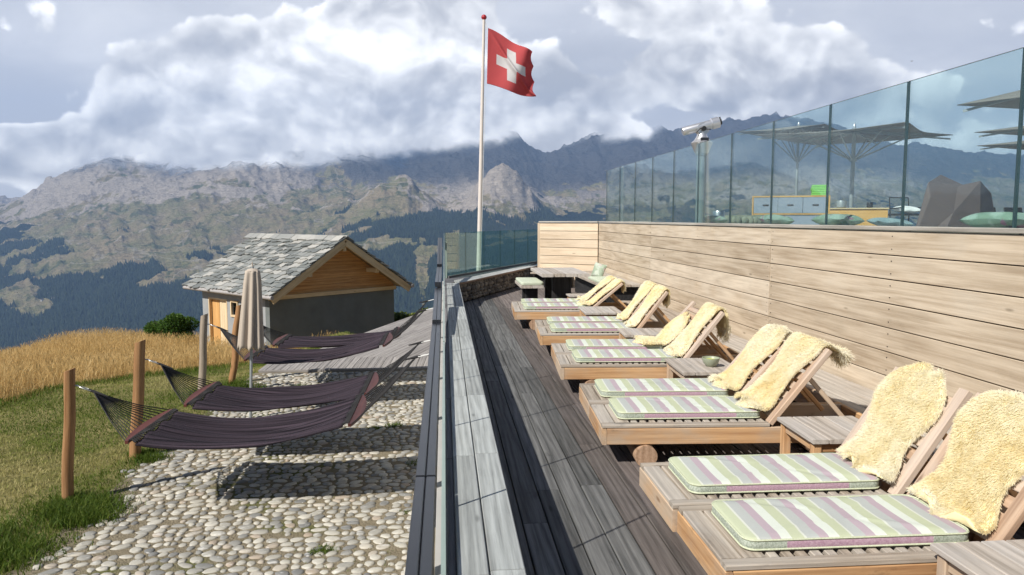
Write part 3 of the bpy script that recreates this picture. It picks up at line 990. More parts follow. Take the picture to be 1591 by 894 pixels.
for i in range(n):      # front strip, boards set square to the edge and leaning with the ramp
    xa, xb = -3.62 + 3.47 * i / n, -3.62 + 3.47 * (i + 1) / n - .008
    bw.beam(((xa + xb) / 2 - .02, 14.62, zb - .012), ((xa + xb) / 2 + .04, 15.74, zb + .002), xb - xa, .03, ch=.003)
bw.box((-3.62, 14.6, GZ - .05), (-0.15, 14.617, GZ + .05), axis=0)
boardwalk = bw.build('boardwalk', [M['boardwalk_wood']])
tag(boardwalk, kind='structure')

# ------------------------------------------------------------------ sun deck: boards along y
dk = MB()
x = .262
i = 0
while x < 3.5:
    wd = .136
    y = -1.5 - random.random() * 2
    brown = x > .84
    while y < 18.6:
        L = random.uniform(2.2, 3.8)
        y1 = min(y + L, 18.6)
        dk.beam((x + wd / 2, y + .002, -.016), (x + wd / 2, y1 - .002, -.016), wd - .007, .032, ch=.003, mat=1 if brown else 0)
        y = y1
    x += wd
dk.box((.26, -2.5, -.10), (3.5, 18.7, -.034), axis=1, mat=2)
deck = dk.build('deck', [M['deck_wood'], M['deck_brown'], M['dark']])
tag(deck, kind='structure')
dm = MB()
dm.box((-.045, -2.5, GZ - .3), (.255, 15.0, .34), axis=1, ch=0)
retaining = dm.build('retaining_wall', [M['concrete']])
tag(retaining, 'pale concrete retaining wall holding up the sun deck above the cobbles', 'wall')

# ------------------------------------------------------------------ low parapet with wooden coping (near run and far run)
par = empty('parapet_wall', (0.14, 8, 0))
tag(par, 'low rubble stone parapet topped with silvery boards along the sun deck', 'wall')


def child(mb, name, mats, root, smooth=None):
    """build in world coordinates, then hang under root without moving it"""
    o = mb.build(name, mats, smooth=smooth)
    o.parent = root
    o.matrix_parent_inverse = root.matrix_basis.inverted()
    return o


A = np.array([.262, 13.72]); B = np.array([2.34, 18.62])        # front (deck side) line of the far run
Bk0 = np.array([-.035, 15.27]); Bk1 = np.array([2.66, 21.0])    # back line under the glass
cp = MB()
segs = np.arange(-1.4, 13.7, 1.26)
for side in (0, 1):
    x0, x1 = ((.036, .142), (.147, .266))[side]
    for j in range(len(segs)):
        y0 = segs[j] + (.0 if side == 0 else .03)
        y1 = min(y0 + 1.255, 14.35 if side == 0 else 13.86)
        if y1 <= y0: continue
        cp.box((x0, y0, .382), (x1, y1, .412), axis=1, ch=.004)
# mitred far run: boards parallel to the front line
fd = nrm(B - A)
fn_ = np.array([-fd[1], fd[0]])
for j in range(2):
    o0, o1 = A + fn_ * (.008 + .150 * j), A + fn_ * (.008 + .150 * (j + 1) - .006)
    s_ = np.linspace(0.02, np.linalg.norm(B - A), 5)
    for q in range(4):
        st = s_[q] + (.33 * (j + .5) if q == 0 else 0)
        c0 = (o0 + o1) / 2
        cp.beam((*(c0 + fd * st), .397), (*(c0 + fd * (s_[q + 1] - .004)), .397), .144, .03, ch=.004)
coping = child(cp, 'coping', [M['ledge_wood']], par)
es = MB()
for j in range(len(segs)):
    es.box((.004, segs[j], .372), (.033, min(segs[j] + 1.25, 14.8), .400), axis=1, ch=.003)
edge_strip = child(es, 'shaded_edge_board', [M['strip_wood']], par)  # coloured dark for the shade the handrail throws here
fe = MB()
fe.beam((*(A + fd * .0 - fn_ * .008), .392), (*(B - fn_ * .008), .392), .014, .036, ch=.002)
child(fe, 'front_edge', [M['coping_edge']], par)
gm = MB()      # grey gravel-filled margin between boards and glass on the far run
mid0, mid1 = A + fn_ * .30, B + fn_ * .30
gm.prism([(-.03, 14.3, .33), (.0, 15.3, .33), (2.68, 21.0, .33), (*mid1, .33), (*mid0, .33)][::-1], (0, 0, .045))
gm.beam((*(Bk0 + fd * .05 + np.array([.07, 0])), .392), (*(Bk1 + np.array([.06, -.08])), .392), .085, .05, ch=.004)
child(gm, 'margin_slab', [M['strip_wood']], par)
st = MB()
st.prism([(.257, 13.74, -.02), (*(A + fn_ * .06), -.02), (*(B + fn_ * .06), -.02), (*(B + fn_ * .5), -.02), (-.03, 15.2, -.02), (-.03, 13.74, -.02)], (0, 0, .345), mat=0)
L = np.linalg.norm(B - A)
z = .02
while z < .365:
    hh_ = random.uniform(.05, .10)
    s = random.uniform(-.05, .05)
    while s < L:
        wv = random.uniform(.045, .13)
        s += wv
        c_ = A + fd * s + fn_ * .056
        st.stone((*c_, min(z + hh_ * .5, .35)), (*fd, 0), (0, 0, 1), (fd[1], -fd[0], 0), wv * .96, hh_ * .62, random.uniform(.015, .05), nang=8, mat=1, rings=2)
        s += wv * .9
    z += hh_ * .95
child(st, 'rubble_face', [M['dark'], M['rubble']], par, smooth=50)
fr = MB()
fr.box((.235, -1.5, 0.0), (.259, 13.72, .38), axis=1, mat=0)
child(fr, 'shaded_face', [M['strip_wood']], par)  # parapet face given a dark colour for the shade below the coping

# ------------------------------------------------------------------ black steel handrail stepping along the deck edge
hr = empty('handrail', (-.085, 8, 0))
tag(hr, 'black steel handrail stepping up along the outer edge of the sun deck', 'railing')
xl, xr = -.127, -.043
for (y0, z0, y1, z1) in ((-.2, .50, 3.03, .50), (3.05, .50, 7.42, .525), (7.44, .56, 9.78, .665), (9.80, .74, 12.9, .745), (12.92, .79, 15.15, 1.19)):
    rl = MB()
    xm = -.086
    for xx in (-.108, -.064):
        rl.beam((xx, y0, z0), (xx, y1, z1), .041, .05, ch=.004)
    rl.beam((xm, y0 + .004, z0 - .03), (xm, y1 - .004, z1 - .03), .078, .02, ch=.002)
    child(rl, 'rail', [M['black_metal']], hr)
    for yy in np.arange(max(y0, 1.0) + .35, y1, 1.18):
        zt = z0 + (z1 - z0) * (yy - y0) / (y1 - y0) - .035
        po = MB()
        po.box((-.105, yy - .022, -.35), (-.062, yy + .022, zt), axis=2, ch=.003)
        po.beam((-.063, yy, -.28), (-.046, yy, -.28), .08, .08, up=(0, 0, 1))
        child(po, 'post', [M['black_metal']], hr)
br = MB()
for zz in (.30, .14):
    br.beam((-.084, .3, zz), (-.084, 12.8, zz), .016, .03, ch=.002)
child(br, 'cross_bar', [M['black_metal']], hr)


# ------------------------------------------------------------------ glass fences
def pane(root, p0, p1, z0, z1, th, mats, gapz=0.0):
    p0, p1 = np.array(p0, float), np.array(p1, float)
    dd = nrm(p1 - p0)
    nn = np.array([-dd[1], dd[0]]) * th / 2
    mb = MB()
    P8 = [(*(p0 - nn), z0), (*(p0 + nn), z0), (*(p1 + nn), z0), (*(p1 - nn), z0), (*(p0 - nn), z1), (*(p0 + nn), z1), (*(p1 + nn), z1), (*(p1 - nn), z1)]
    mb.add(P8, [(0, 3, 7, 4), (1, 5, 6, 2), (4, 7, 6, 5), (0, 1, 2, 3), (0, 4, 5, 1), (2, 6, 7, 3)], mat=[0, 0, 1, 1, 1, 1])
    return child(mb, 'glass_pane', mats, root)


gf = empty('glass_fence', (0, 8, .4))
tag(gf, 'low frameless glass fence round the far corner of the deck in front of the flagpole', 'glass fence')
for j in range(12):
    y0 = .55 + j * 1.2
    y1 = min(y0 + 1.188, 15.2)
    if y1 - y0 < .3: continue
    pane(gf, (-.0031, y0), (-.0031, y1), .36, 1.31, .0042, [M['glass_near'], M['glass_edge_light']])
    jm = MB()
    jm.box((-.0052, y1 + .001, .40), (-.0010, y1 + .011, 1.305), axis=2, ch=0)
    child(jm, 'joint', [M['glass_edge']], gf)
gd = nrm(Bk1 - Bk0)
gl = np.linalg.norm(Bk1 - Bk0)
gstart = Bk0 + np.array([.05, 0])
for j in range(6):
    s0 = .0 + j * gl / 6
    pane(gf, gstart + gd * (s0 + .006), gstart + gd * (s0 + gl / 6 - .006), .385, 1.31, .017, [M['glass_far'], M['glass_edge']])
pp = MB()
pp.box((.018, 15.19, .38), (.052, 15.24, 1.13), axis=2, ch=.003)
child(pp, 'end_post', [M['glass_edge_light']], gf)

# ------------------------------------------------------------------ long larch wall on the right and its return at the far end
tw = empty('larch_wall', (3.55, 8, 0))
tag(tw, 'long larch board wall behind the sun loungers', 'wall')
ZT = 1.50
cuts = [-1.2, 3.35, 7.70, 12.35, 16.66]
PW = .1925
wl = MB()
for k in range(7):
    z1 = ZT - PW * k
    z0 = z1 - PW + .008
    for q in range(4):
        xo = (0.0, .004, .0, .003)[q] + random.uniform(-.002, .002)
        wl.box((3.502 + xo, cuts[q] + .002, z0), (3.53 + xo, cuts[q + 1] - .002, z1), axis=1, ch=.003)
wl.box((3.528, -1.2, -.1), (3.56, 16.7, 1.49), axis=1, mat=1, ch=0)
for k in range(7):
    for q in range(4):
        for yy in (cuts[q] + .05, (cuts[q] + cuts[q + 1]) / 2, cuts[q + 1] - .05):
            for dz_ in (.045, .145):
                zc = ZT - PW * (k + 1) + .008 + dz_ + random.uniform(-.004, .004)
                wl.tube([(3.499, yy, zc), (3.506, yy, zc)], .0036, n=6, mat=1)
child(wl, 'cladding', [M['wall_wood'], M['dark']], tw)
cpw = MB()
for q in range(4):
    cpw.box((3.488, cuts[q] + .002, 1.508), (3.70, cuts[q + 1] - .002, 1.54), axis=1, ch=.004)
child(cpw, 'cap_board', [M['cap_wood']], tw)
ew = empty('end_wall', (2.9, 17.1, 0))
tag(ew, 'short sunlit larch wall closing the far end of the deck behind the picnic table', 'wall')
E0, E1 = np.array([3.49, 16.66]), np.array([2.27, 17.5])
ed = nrm(E1 - E0)
en = np.array([ed[1], -ed[0]])
if en[1] > 0: en = -en
wl = MB()
for k in range(8):
    z1 = ZT - PW * k
    m0, m1 = E0 + en * .0, E1 + en * .0
    wl.beam((*m0, z1 - PW / 2 + .004), (*m1, z1 - PW / 2 + .004), .028, PW - .01, ch=.003)
wl.beam((*(E0 - en * .035), .72), (*(E1 - en * .035), .72), .04, 1.5, ch=0, mat=1)
child(wl, 'cladding', [M['endwall_wood'], M['dark']], ew)
cpw = MB()
cpw.beam((*(E0 - en * .06), 1.524), (*(E1 - en * .06 + ed * .02), 1.524), .2, .032)
child(cpw, 'cap_board', [M['cap_wood']], ew)
cpw = MB()
cpw.beam((*(E1 + ed * .03), -.02), (*(E1 + ed * .03), 1.50), .05, .06, up=(1, 0, 0))
child(cpw, 'corner_post', [M['endwall_wood']], ew)

# ------------------------------------------------------------------ low bench step along the wall
bs = empty('bench_step', (3.2, 7, 0))
tag(bs, 'low wooden bench step running along the foot of the larch wall', 'bench')
bb = MB()
for q in range(3):
    x0 = 2.925 + q * .19
    y = -1.2
    while y < 12.4:
        y1 = min(y + random.uniform(2.6, 4.2), 12.4)
        bb.box((x0, y + .002, .17), (x0 + .183, y1 - .002, .2), axis=1, ch=.004)
        y = y1
child(bb, 'seat', [M['teak_top']], bs)
bb = MB()
bb.box((2.945, -1.2, .06), (2.968, 12.4, .168), axis=1)
child(bb, 'front_board', [M['teak_side']], bs)
for yy in np.arange(-.8, 12.4, 1.6):
    bb = MB()
    bb.box((2.99, yy, .0), (3.45, yy + .05, .168), axis=0)
    child(bb, 'support', [M['black_wood']], bs)

# ------------------------------------------------------------------ corner bench at the far end
cbn = empty('corner_bench', (3.0, 15, 0))
tag(cbn, 'wooden corner bench on a dark base behind the picnic table', 'bench')
bb = MB()
for q in range(4):
    bb.box((2.72 + q * .19, 12.75, .40), (2.72 + q * .19 + .183, 16.1 + q * .1, .44), axis=1)
eo = E0 + en * .05
for q in range(2):
    o_ = E0 + en * (.12 + .19 * q) + ed * (.62 + q * .1)
    e_ = E1 + en * (.12 + .19 * q) + ed * (.05)
    bb.beam((*o_, .33), (*e_, .33), .183, .04)
child(bb, 'seat', [M['teak_top']], cbn)
bb = MB()
bb.box((2.85, 12.85, 0), (3.44, 16.0, .398), axis=1, ch=0)
o_, e_ = E0 + en * .15 + ed * .6, E1 + en * .15
bb.beam((*o_, .15), (*e_, .15), .2, .29, ch=0)
child(bb, 'base', [M['black_wood']], cbn)

# ------------------------------------------------------------------ upper terrace slab
ut = MB()
ut.box((3.57, -3, GZ - .3), (22, 19.5, 1.2), axis=1, ch=0)
terrace = ut.build('upper_terrace', [M['concrete']])
tag(terrace, kind='structure')

tf = empty('glass_balustrade', (3.6, 9, 1.54))
tag(tf, 'tall frameless glass balustrade standing on top of the larch wall', 'glass fence')
gy_ = [.8, 1.98, 3.19, 4.40, 5.56, 6.73, 7.93, 9.11, 10.32, 11.46, 12.66, 13.83, 15.06, 16.31]
for j in range(len(gy_) - 1):
    pane(tf, (3.6, gy_[j] + .009), (3.6, gy_[j + 1] - .009), 1.542, 2.66, .017, [M['glass'], M['glass_edge']])
for yy in gy_[1:-1]:
    jm = MB()
    jm.box((3.592, yy - .0075, 1.542), (3.608, yy + .0075, 2.655), axis=2, ch=0)
    child(jm, 'joint', [M['glass_edge']], tf)
pm = MB()
pm.box((3.63, 15.03, 1.54), (3.67, 15.07, 2.66), axis=2)
child(pm, 'end_post', [M['alu']], tf)
sl = empty('window_seat', (4.0, 6, 1.2))
tag(sl, 'pale ledge bench behind the glass balustrade carrying the cushions', 'bench')
sm_ = MB()
for q in range(3):
    sm_.box((3.74 + q * .19, 1.0, 1.495), (3.74 + q * .19 + .184, 14.5, 1.53), axis=1)
child(sm_, 'seat', [M['cap_wood']], sl)
sm_ = MB()
sm_.box((3.76, 1.0, 1.2), (4.25, 14.5, 1.493), axis=1, ch=0)
child(sm_, 'base', [M['concrete']], sl)


# ------------------------------------------------------------------ stone-roofed hut
HC = np.array([-5.56, 24.0, 0.0])
hg = np.array([.731, .682, 0]); hl = np.array([-.682, .731, 0])
W_, L_ = 5.05, 4.55
zb_, ze_, za_ = -3.9, -.66, .93                     # ground, eave at wall plane, apex
slope = (za_ - ze_) / (W_ / 2)
hut = empty('stone_hut', tuple(HC + np.array([0, 0, -3.1])))
tag(hut, 'small grey rendered hut with a stone slab roof and orange timber gable', 'hut')


def hp(g_, l_, z):
    return HC + hg * g_ + hl * l_ + np.array([0, 0, z])


up = np.array([0, 0, 1.0])
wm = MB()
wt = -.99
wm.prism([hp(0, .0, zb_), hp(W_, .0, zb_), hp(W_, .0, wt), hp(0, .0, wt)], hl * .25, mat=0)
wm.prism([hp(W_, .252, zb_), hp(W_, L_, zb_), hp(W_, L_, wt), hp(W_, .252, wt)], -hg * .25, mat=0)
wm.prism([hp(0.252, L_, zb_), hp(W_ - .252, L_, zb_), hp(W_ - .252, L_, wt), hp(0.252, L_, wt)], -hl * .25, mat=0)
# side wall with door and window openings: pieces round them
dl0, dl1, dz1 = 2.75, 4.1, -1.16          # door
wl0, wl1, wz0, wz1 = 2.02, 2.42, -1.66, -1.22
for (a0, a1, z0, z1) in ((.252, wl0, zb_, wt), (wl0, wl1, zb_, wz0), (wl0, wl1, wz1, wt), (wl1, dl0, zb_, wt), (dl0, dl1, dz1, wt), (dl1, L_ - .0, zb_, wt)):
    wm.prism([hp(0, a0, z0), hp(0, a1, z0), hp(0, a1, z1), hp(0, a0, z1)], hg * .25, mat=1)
child(wm, 'wall', [M['render_shaded'], M['render_sunlit']], hut)
gm = MB()
zz = wt + .002
i = 0
while zz < za_ - .15:
    h = .19
    half = lambda q: max((za_ - .10 - q) / slope, 0)
    a0, a1 = half(zz), half(zz + h - .006)
    c_ = W_ / 2
    gm.prism([hp(c_ - min(a0, c_ - .01), -.012, zz), hp(c_ + min(a0, c_ - .01), -.012, zz), hp(c_ + min(a1, c_ - .01), -.012, zz + h - .006), hp(c_ - min(a1, c_ - .01), -.012, zz + h - .006)], hl * .05)
    V = gm.V[-1]
    rel = V - HC
    gm.G[-1] = np.stack([rel @ hg, rel[:, 2], rel @ hl], 1) + np.random.default_rng(i).random(3) * 20
    zz += h
    i += 1
child(gm, 'gable_boards', [M['gable_wood']], hut)
sb = MB()
sb.beam(hp(-.05, -.05, wt + .07), hp(W_ + .05, -.05, wt + .07), .06, .13)
child(sb, 'sill_beam', [M['barge_wood']], hut)
OV, EV = .62, .26                                    # verge and eave overhangs
for sgn in (-1, 1):
    bb = MB()
    c_ = W_ / 2
    reach = W_ / 2 + EV
    p0 = hp(c_ + sgn * .02, -OV + .02, za_ - .13)
    p1 = hp(c_ + sgn * reach, -OV + .02, za_ - .13 - slope * reach)
    bb.beam(p0, p1, .05, .23, up=up)
    child(bb, 'barge_board', [M['barge_wood']], hut)
    for gg_, nm in ((c_ + sgn * 1.35, 'purlin'), ):
        pb = MB()
        zz = za_ - slope * 1.35 - .29
        pb.beam(hp(gg_, -OV + .06, zz), hp(gg_, .3, zz), .13, .15)
        child(pb, nm, [M['barge_wood']], hut)
pb = MB()
pb.beam(hp(W_ / 2, -OV + .06, za_ - .34), hp(W_ / 2, .3, za_ - .34), .12, .16)
child(pb, 'ridge_beam', [M['barge_wood']], hut)
rf = MB()
for sgn in (-1, 1):
    c_ = W_ / 2
    reach = W_ / 2 + EV
    rf.prism([hp(c_, -OV, za_), hp(c_, L_ + OV, za_), hp(c_ + sgn * reach, L_ + OV, za_ - slope * reach), hp(c_ + sgn * reach, -OV, za_ - slope * reach)], (0, 0, -.05), mat=1)
    sl_len = reach * math.hypot(1, slope)
    dn = nrm(hg * sgn - up * slope)                  # down the slope
    nn = nrm(np.cross(hl, dn))
    if nn[2] < 0: nn = -nn
    rows = 15
    for r_ in range(rows):
        s0 = sl_len * r_ / rows - .08
        s1 = sl_len * (r_ + 1) / rows + .05 + random.uniform(-.02, .03)
        a_ = -OV - .06 + random.uniform(-.04, .05)
        while a_ < L_ + OV:
            wd = random.uniform(.22, .52)
            th = random.uniform(.022, .045)
            ex = random.uniform(-.05, .06)
            base = hp(c_, 0, za_) + nn * .012
            lift0, lift1 = .0, .045 + random.uniform(0, .03)
            pts = []
            ks = [0, .35 + random.uniform(-.1, .1), .7 + random.uniform(-.1, .1), 1]
            for k_ in ks:                            # ragged lower edge
                pts.append(base + hl * (a_ + wd * k_) + dn * (s1 + ex + random.uniform(-.05, .05)) + nn * lift1)
            for k_ in (1, 0):
                pts.append(base + hl * (a_ + wd * k_) + dn * s0 + nn * lift0)
            if abs(np.cross(pts[1] - pts[0], pts[4] - pts[0]) @ nn) < 1e-9: pass
            q = pts if np.cross(pts[3] - pts[0], pts[4] - pts[0]) @ nn > 0 else pts[::-1]
            rf.prism(q, nn * th, mat=0)
            a_ += wd + .008
s_ = -OV
while s_ < L_ + OV:                                   # ridge slabs
    wd = random.uniform(.35, .6)
    for sgn in (-1, 1):
        dn = nrm(hg * sgn - up * slope)
        nn = nrm(np.cross(hl, dn)); nn = nn if nn[2] > 0 else -nn
        base = hp(W_ / 2, 0, za_) + nn * (.085 + random.random() * .02)
        p = [base + hl * s_, base + hl * (s_ + wd), base + hl * (s_ + wd) + dn * (.25 + random.random() * .1), base + hl * s_ + dn * (.25 + random.random() * .1)]
        if np.cross(p[1] - p[0], p[3] - p[0]) @ nn < 0: p = p[::-1]
        rf.prism(p, nn * .03, mat=0, rv=random.uniform(.6, 1))
    s_ += wd + .005
child(rf, 'roof', [M['slate'], M['barge_wood']], hut)
for sgn in (-1, 1):
    gt = MB()
    gg_ = W_ / 2 + sgn * (W_ / 2 + EV + .05)
    zz = za_ - slope * (W_ / 2 + EV) - .02
    gt.tube([hp(gg_, -OV - .10, zz), hp(gg_, L_ + OV + .1, zz - .03)], .065, n=10)
    child(gt, 'gutter', [M['gutter']], hut, smooth=50)
# door: jambs, leaf, opened inner panel
dm = MB()
dm.beam(hp(.04, dl0 + .03, zb_), hp(.04, dl0 + .03, dz1), .10, .06, up=hl)
dm.beam(hp(.04, dl1 - .03, zb_), hp(.04, dl1 - .03, dz1), .10, .06, up=hl)
dm.beam(hp(.04, dl0 + .06, dz1 - .03), hp(.04, dl1 - .06, dz1 - .03), .10, .06)
df = child(dm, 'door_frame', [M['door_wood']], hut)
dm = MB()
for q in range(4):
    a0 = dl0 + .065 + q * .155
    dm.beam(hp(.09, a0 + .075, zb_), hp(.09, a0 + .075, dz1 - .065), .03, .148, up=hl)
dl_ = child(dm, 'door', [M['door_wood']], hut)
dm = MB()
dm.beam(hp(.12, dl1 - .33, zb_), hp(.12, dl1 - .33, dz1 - .065), .03, .52, up=hl)
child(dm, 'inner_panel', [M['door_frame_wood']], hut)
wf = MB()
for (q0, q1) in (((wl0 - .05, wz0 - .03), (wl1 + .05, wz0 - .03)), ((wl0 - .05, wz1 + .03), (wl1 + .05, wz1 + .03))):
    wf.beam(hp(-.01, q0[0], q0[1]), hp(-.01, q1[0], q1[1]), .06, .07)
for q in (wl0 - .02, wl1 + .02):
    wf.beam(hp(-.012, q, wz0), hp(-.012, q, wz1), .06, .06, up=hl)
wfo = child(wf, 'window', [M['door_wood']], hut)
pn = MB()
pn.prism([hp(.06, wl0, wz0), hp(.06, wl1, wz0), hp(.06, wl1, wz1), hp(.06, wl0, wz1)], hg * .01)
pno = pn.build('pane', [M['window_glass']])
pno.parent = wfo
pno.matrix_parent_inverse = (hut.matrix_basis.copy() @ Matrix.Identity(4)).inverted() @ Matrix.Identity(4)
pno.matrix_parent_inverse = wfo.matrix_parent_inverse.inverted() @ wfo.matrix_parent_inverse @ Matrix.Identity(4)
dk_ = MB()
dk_.prism([hp(.20, wl0 - .2, wz0 - .2), hp(.20, dl1, wz0 - .2), hp(.20, dl1, dz1), hp(.20, wl0 - .2, dz1)], hg * .02)
child(dk_, 'inner_wall', [M['door_frame_wood']], hut)

# ------------------------------------------------------------------ wooden hammock posts
post_spec = [((-4.02, 8.0), (-3.90, .03), .056, 'post_wood', 'short orange-brown post nearest the lower left lawn, holding the nearest hammock'),
             ((-3.93, 9.5), (-3.78, .08), .066, 'post_wood', 'thick orange-brown post holding the second hammock, its top cut aslant'),
             ((-4.12, 12.7), (-4.01, .0), .060, 'post_grey', 'weathered grey post between the golden hay and the beige parasol'),
             ((-3.90, 13.7), (-3.72, .04), .058, 'post_wood', 'crooked yellowish post leaning right in front of the hut window')]
for i, (b_, t_, r_, m_, lab) in enumerate(post_spec):
    pm = MB()
    n_ = 9
    pts = [(b_[0] + (t_[0] - b_[0]) * k / n_ + .003 * math.sin(k * 1.3 + i) * (6 if i == 3 else 1), b_[1] + .008 * math.cos(k + i), GZ - .25 + (t_[1] - GZ + .25) * k / n_) for k in range(n_ + 1)]
    pm.tube(pts, [r_ * (1.06 - .10 * k / n_) for k in range(n_ + 1)], n=14, wob=.05)
    V = pm.V[-1]
    top = V[-14:]
    top[:, 2] += (top[:, 0] - top[:, 0].mean()) * .45
    po = pm.build('wooden_post', [M[m_]], smooth=50)
    tag(po, lab, 'post', 'hammock posts on the lawn')

# ------------------------------------------------------------------ hammocks
hk = MB()
hooks_left = [(-3.84, 8.0, -.14), (-3.71, 9.5, -.15), (-3.93, 12.7, -.16), (-3.66, 13.7, -.16)]
hooks_right = [(-.16, 8.2, .10), (-.16, 9.4, .06), (-.16, 12.0, .16), (-.16, 13.4, .15)]
ham = [  # left bar centre x,y,z ; right bar centre x,y,z ; sag
    ((-3.115, 8.0, -.595), (-.96, 8.0, -.48), .21),
    ((-3.055, 9.47, -.605), (-.955, 9.47, -.515), .17),
    ((-3.05, 12.1, -.57), (-.95, 12.1, -.38), .19),
    ((-2.96, 13.6, -.605), (-.885, 13.6, -.50), .12)]
hlab = ['dark plum hammock nearest the camera, slung from the nearest orange post',
        'dark plum hammock second from the camera, over the cobbles behind the nearest one',
        'dark plum hammock over the boardwalk, passing behind the beige parasol',
        'dark plum hammock farthest back, mostly hidden close to the hut wall']


def hammock(i):
    (lx, ly, lz), (rx, ry, rz), sag = ham[i]
    root = empty('hammock', (lx, ly, lz))
    tag(root, hlab[i], 'hammock', 'hammocks slung between posts and deck wall')
    n, m_ = 44, 36
    P, G = np.zeros((n + 1, m_ + 1, 3)), np.zeros((n + 1, m_ + 1, 3))
    bw_ = 1.2
    for a_ in range(n + 1):
        u = a_ / n
        wsc = 1 - .05 * math.sin(math.pi * u)
        for b_ in range(m_ + 1):
            v = b_ / m_ - .5
            xx = lx + .075 + (rx - lx - .15) * u
            zz = lz + (rz - lz) * u - sag * 4 * u * (1 - u) * (.50 + .50 * math.cos(math.pi * v))
            zz += .007 * math.sin(v * 55 + 3 * math.sin(u * 5 + i)) * math.sin(math.pi * min(1, u * 4, (1 - u) * 4) / 2)
            zz += .016 * math.sin(v * 19 + 1.5 * math.sin(u * 4 + i * 2) + i)
            yy = ly + (ry - ly) * u + v * bw_ * wsc
            if abs(v) > .49: zz -= .02
            P[a_, b_] = (xx, yy, zz)
            G[a_, b_] = (u * 2.0, v * 1.2, 0)
    fm = MB()
    fm.grid(P, gc=G, flip=True)
    cl = child(fm, 'cloth', [M['hammock']], root, smooth=180)
    so_ = cl.modifiers.new('thick', 'SOLIDIFY')
    so_.thickness = .014
    so_.offset = 0
    for (bx, by, bz), sg, hookp, wood_out in (((lx, ly, lz), -1, hooks_left[i], 1), ((rx, ry, rz), 1, hooks_right[i], 1)):
        bm = MB()
        outer, inner = [], []
        for k in range(15):
            v = k / 14 - .5
            outer.append((bx + sg * (.012 + .080 * (1 - (2 * v) ** 2)), by + v * 1.24, bz))
            inner.append((bx - sg * .018 - sg * -.012 * (1 - (2 * v) ** 2), by + v * 1.24, bz))
        ring = outer + inner[::-1]
        if sg > 0: ring = ring[::-1]
        bm.prism(ring, (0, 0, .03))
        V = bm.V[-1]
        bm.G[-1] = np.stack([V[:, 1], V[:, 0], V[:, 2]], 1) + random.random() * 10
        child(bm, 'spreader_bar', [M['bar_wood']], root)
        lm = MB()
        for k in range(27):                           # lacing between bar and cloth
            v = (k / 26 - .5) * .97
            e_ = P[0 if sg < 0 else n, int(round((v + .5) * m_))]
            lm.tube([(bx - sg * .01, by + v * 1.2, bz + .028), (bx - sg * .035, by + v * 1.2 + .012, bz + .032), (e_[0] - sg * -.0, by + v * 1.2, e_[2] + .012)], .011, n=5)
        child(lm, 'lacing', [M['cord']], root, smooth=60)
        cm = MB()
        hx, hy, hz = hookp
        ex = np.array([hx - sg * .16, hy, hz - .035 - (.03 if sg < 0 else .0)])
        for k in range(15):
            v = (k / 14 - .5)
            p0 = np.array([bx + sg * (.014 + .080 * (1 - (2 * v) ** 2)), by + v * 1.2, bz + .022])
            mid = (p0 + ex) / 2 - np.array([0, 0, .035 + .01 * random.random()])
            cm.tube([p0, p0 * .56 + ex * .44 - np.array([0, 0, .03]), p0 * .25 + ex * .75 - np.array([0, 0, .02]), ex], .0058, n=4, caps=False)
        cm.tube([ex + (ex - np.array([hx, hy, hz])) * .9, ex, ex * .7 + np.array([hx, hy, hz]) * .3], [.008, .016, .012], n=7)
        child(cm, 'suspension_cord', [M['cord']], root, smooth=60)
        km = MB()
        e2 = np.array([hx, hy, hz])
        tt = nrm(e2 - ex)
        cen = ex * .5 + e2 * .5
        rg = []
        for k in range(13):
            th = 2 * math.pi * k / 12
            rg.append(cen + tt * .07 * math.cos(th) + np.array([0, 1, 0]) * .022 * math.sin(th))
        km.tube(rg, .005, n=6, caps=False)
        km.tube([e2 - tt * .02, e2 + np.array([-sg * -.0, 0, 0]), e2 + np.array([sg * .09, 0, .0])], .008, n=6)
        child(km, 'hook', [M['steel'] if sg < 0 else M['white_cord']], root, smooth=60)
    return root


for i in range(4):
    hammock(i)

# ------------------------------------------------------------------ closed beige parasol
pr = empty('closed_parasol', (-2.88, 11.2, GZ))
tag(pr, 'closed beige parasol on a thin grey pole standing among the hammocks', 'parasol')
px0, py0 = -2.80, 11.2
tilt = np.array([.048, 0, 1.0])
cm = MB()
NP, NZ = 96, 26
ztop, zbot = .84, -.30
V = []
for k in range(NZ + 1):
    f_ = k / NZ
    zz = ztop + (zbot - ztop) * f_
    r0 = .098 + .012 * min(1, f_ * 6) + .046 * f_ ** 1.2
    for j in range(NP):
        th = 2 * math.pi * j / NP
        fold = math.sin(8 * th + .9 * math.sin(2 * th + 1) + f_ * .7)
        sh = .26 * (f_ + .08) ** .5 * abs(fold) ** .7 * (1 if fold > 0 else -1)
        rr_ = r0 * (1 + sh + .05 * math.sin(3 * th + 2 + f_ * 2))
        zo = 0
        if k > NZ - 4: zo = -.05 * max(0, math.sin(8 * th + 2)) * (k - NZ + 4) / 4
        c_ = np.array([px0, py0, 0]) + tilt * (zz - GZ) * np.array([1, 1, 0])
        V.append((c_[0] - .13 + rr_ * math.cos(th), c_[1] + rr_ * math.sin(th), zz + zo))
F = [(k * NP + j, (k + 1) * NP + j, (k + 1) * NP + (j + 1) % NP, k * NP + (j + 1) % NP) for k in range(NZ) for j in range(NP)]
F.append(tuple(range(NP)))
cm.add(V, F)
co = child(cm, 'canopy', [M['canvas']], pr, smooth=180)
md = co.modifiers.new('thick', 'SOLIDIFY'); md.thickness = .006
pm = MB()
bx = px0 - .13
pm.tube([(bx, py0, GZ - .2), (bx + .048 * 2.3, py0, .9)], .021, n=10)
child(pm, 'pole', [M['grey_metal']], pr, smooth=60)
fm = MB()
tx = bx + .048 * 2.26
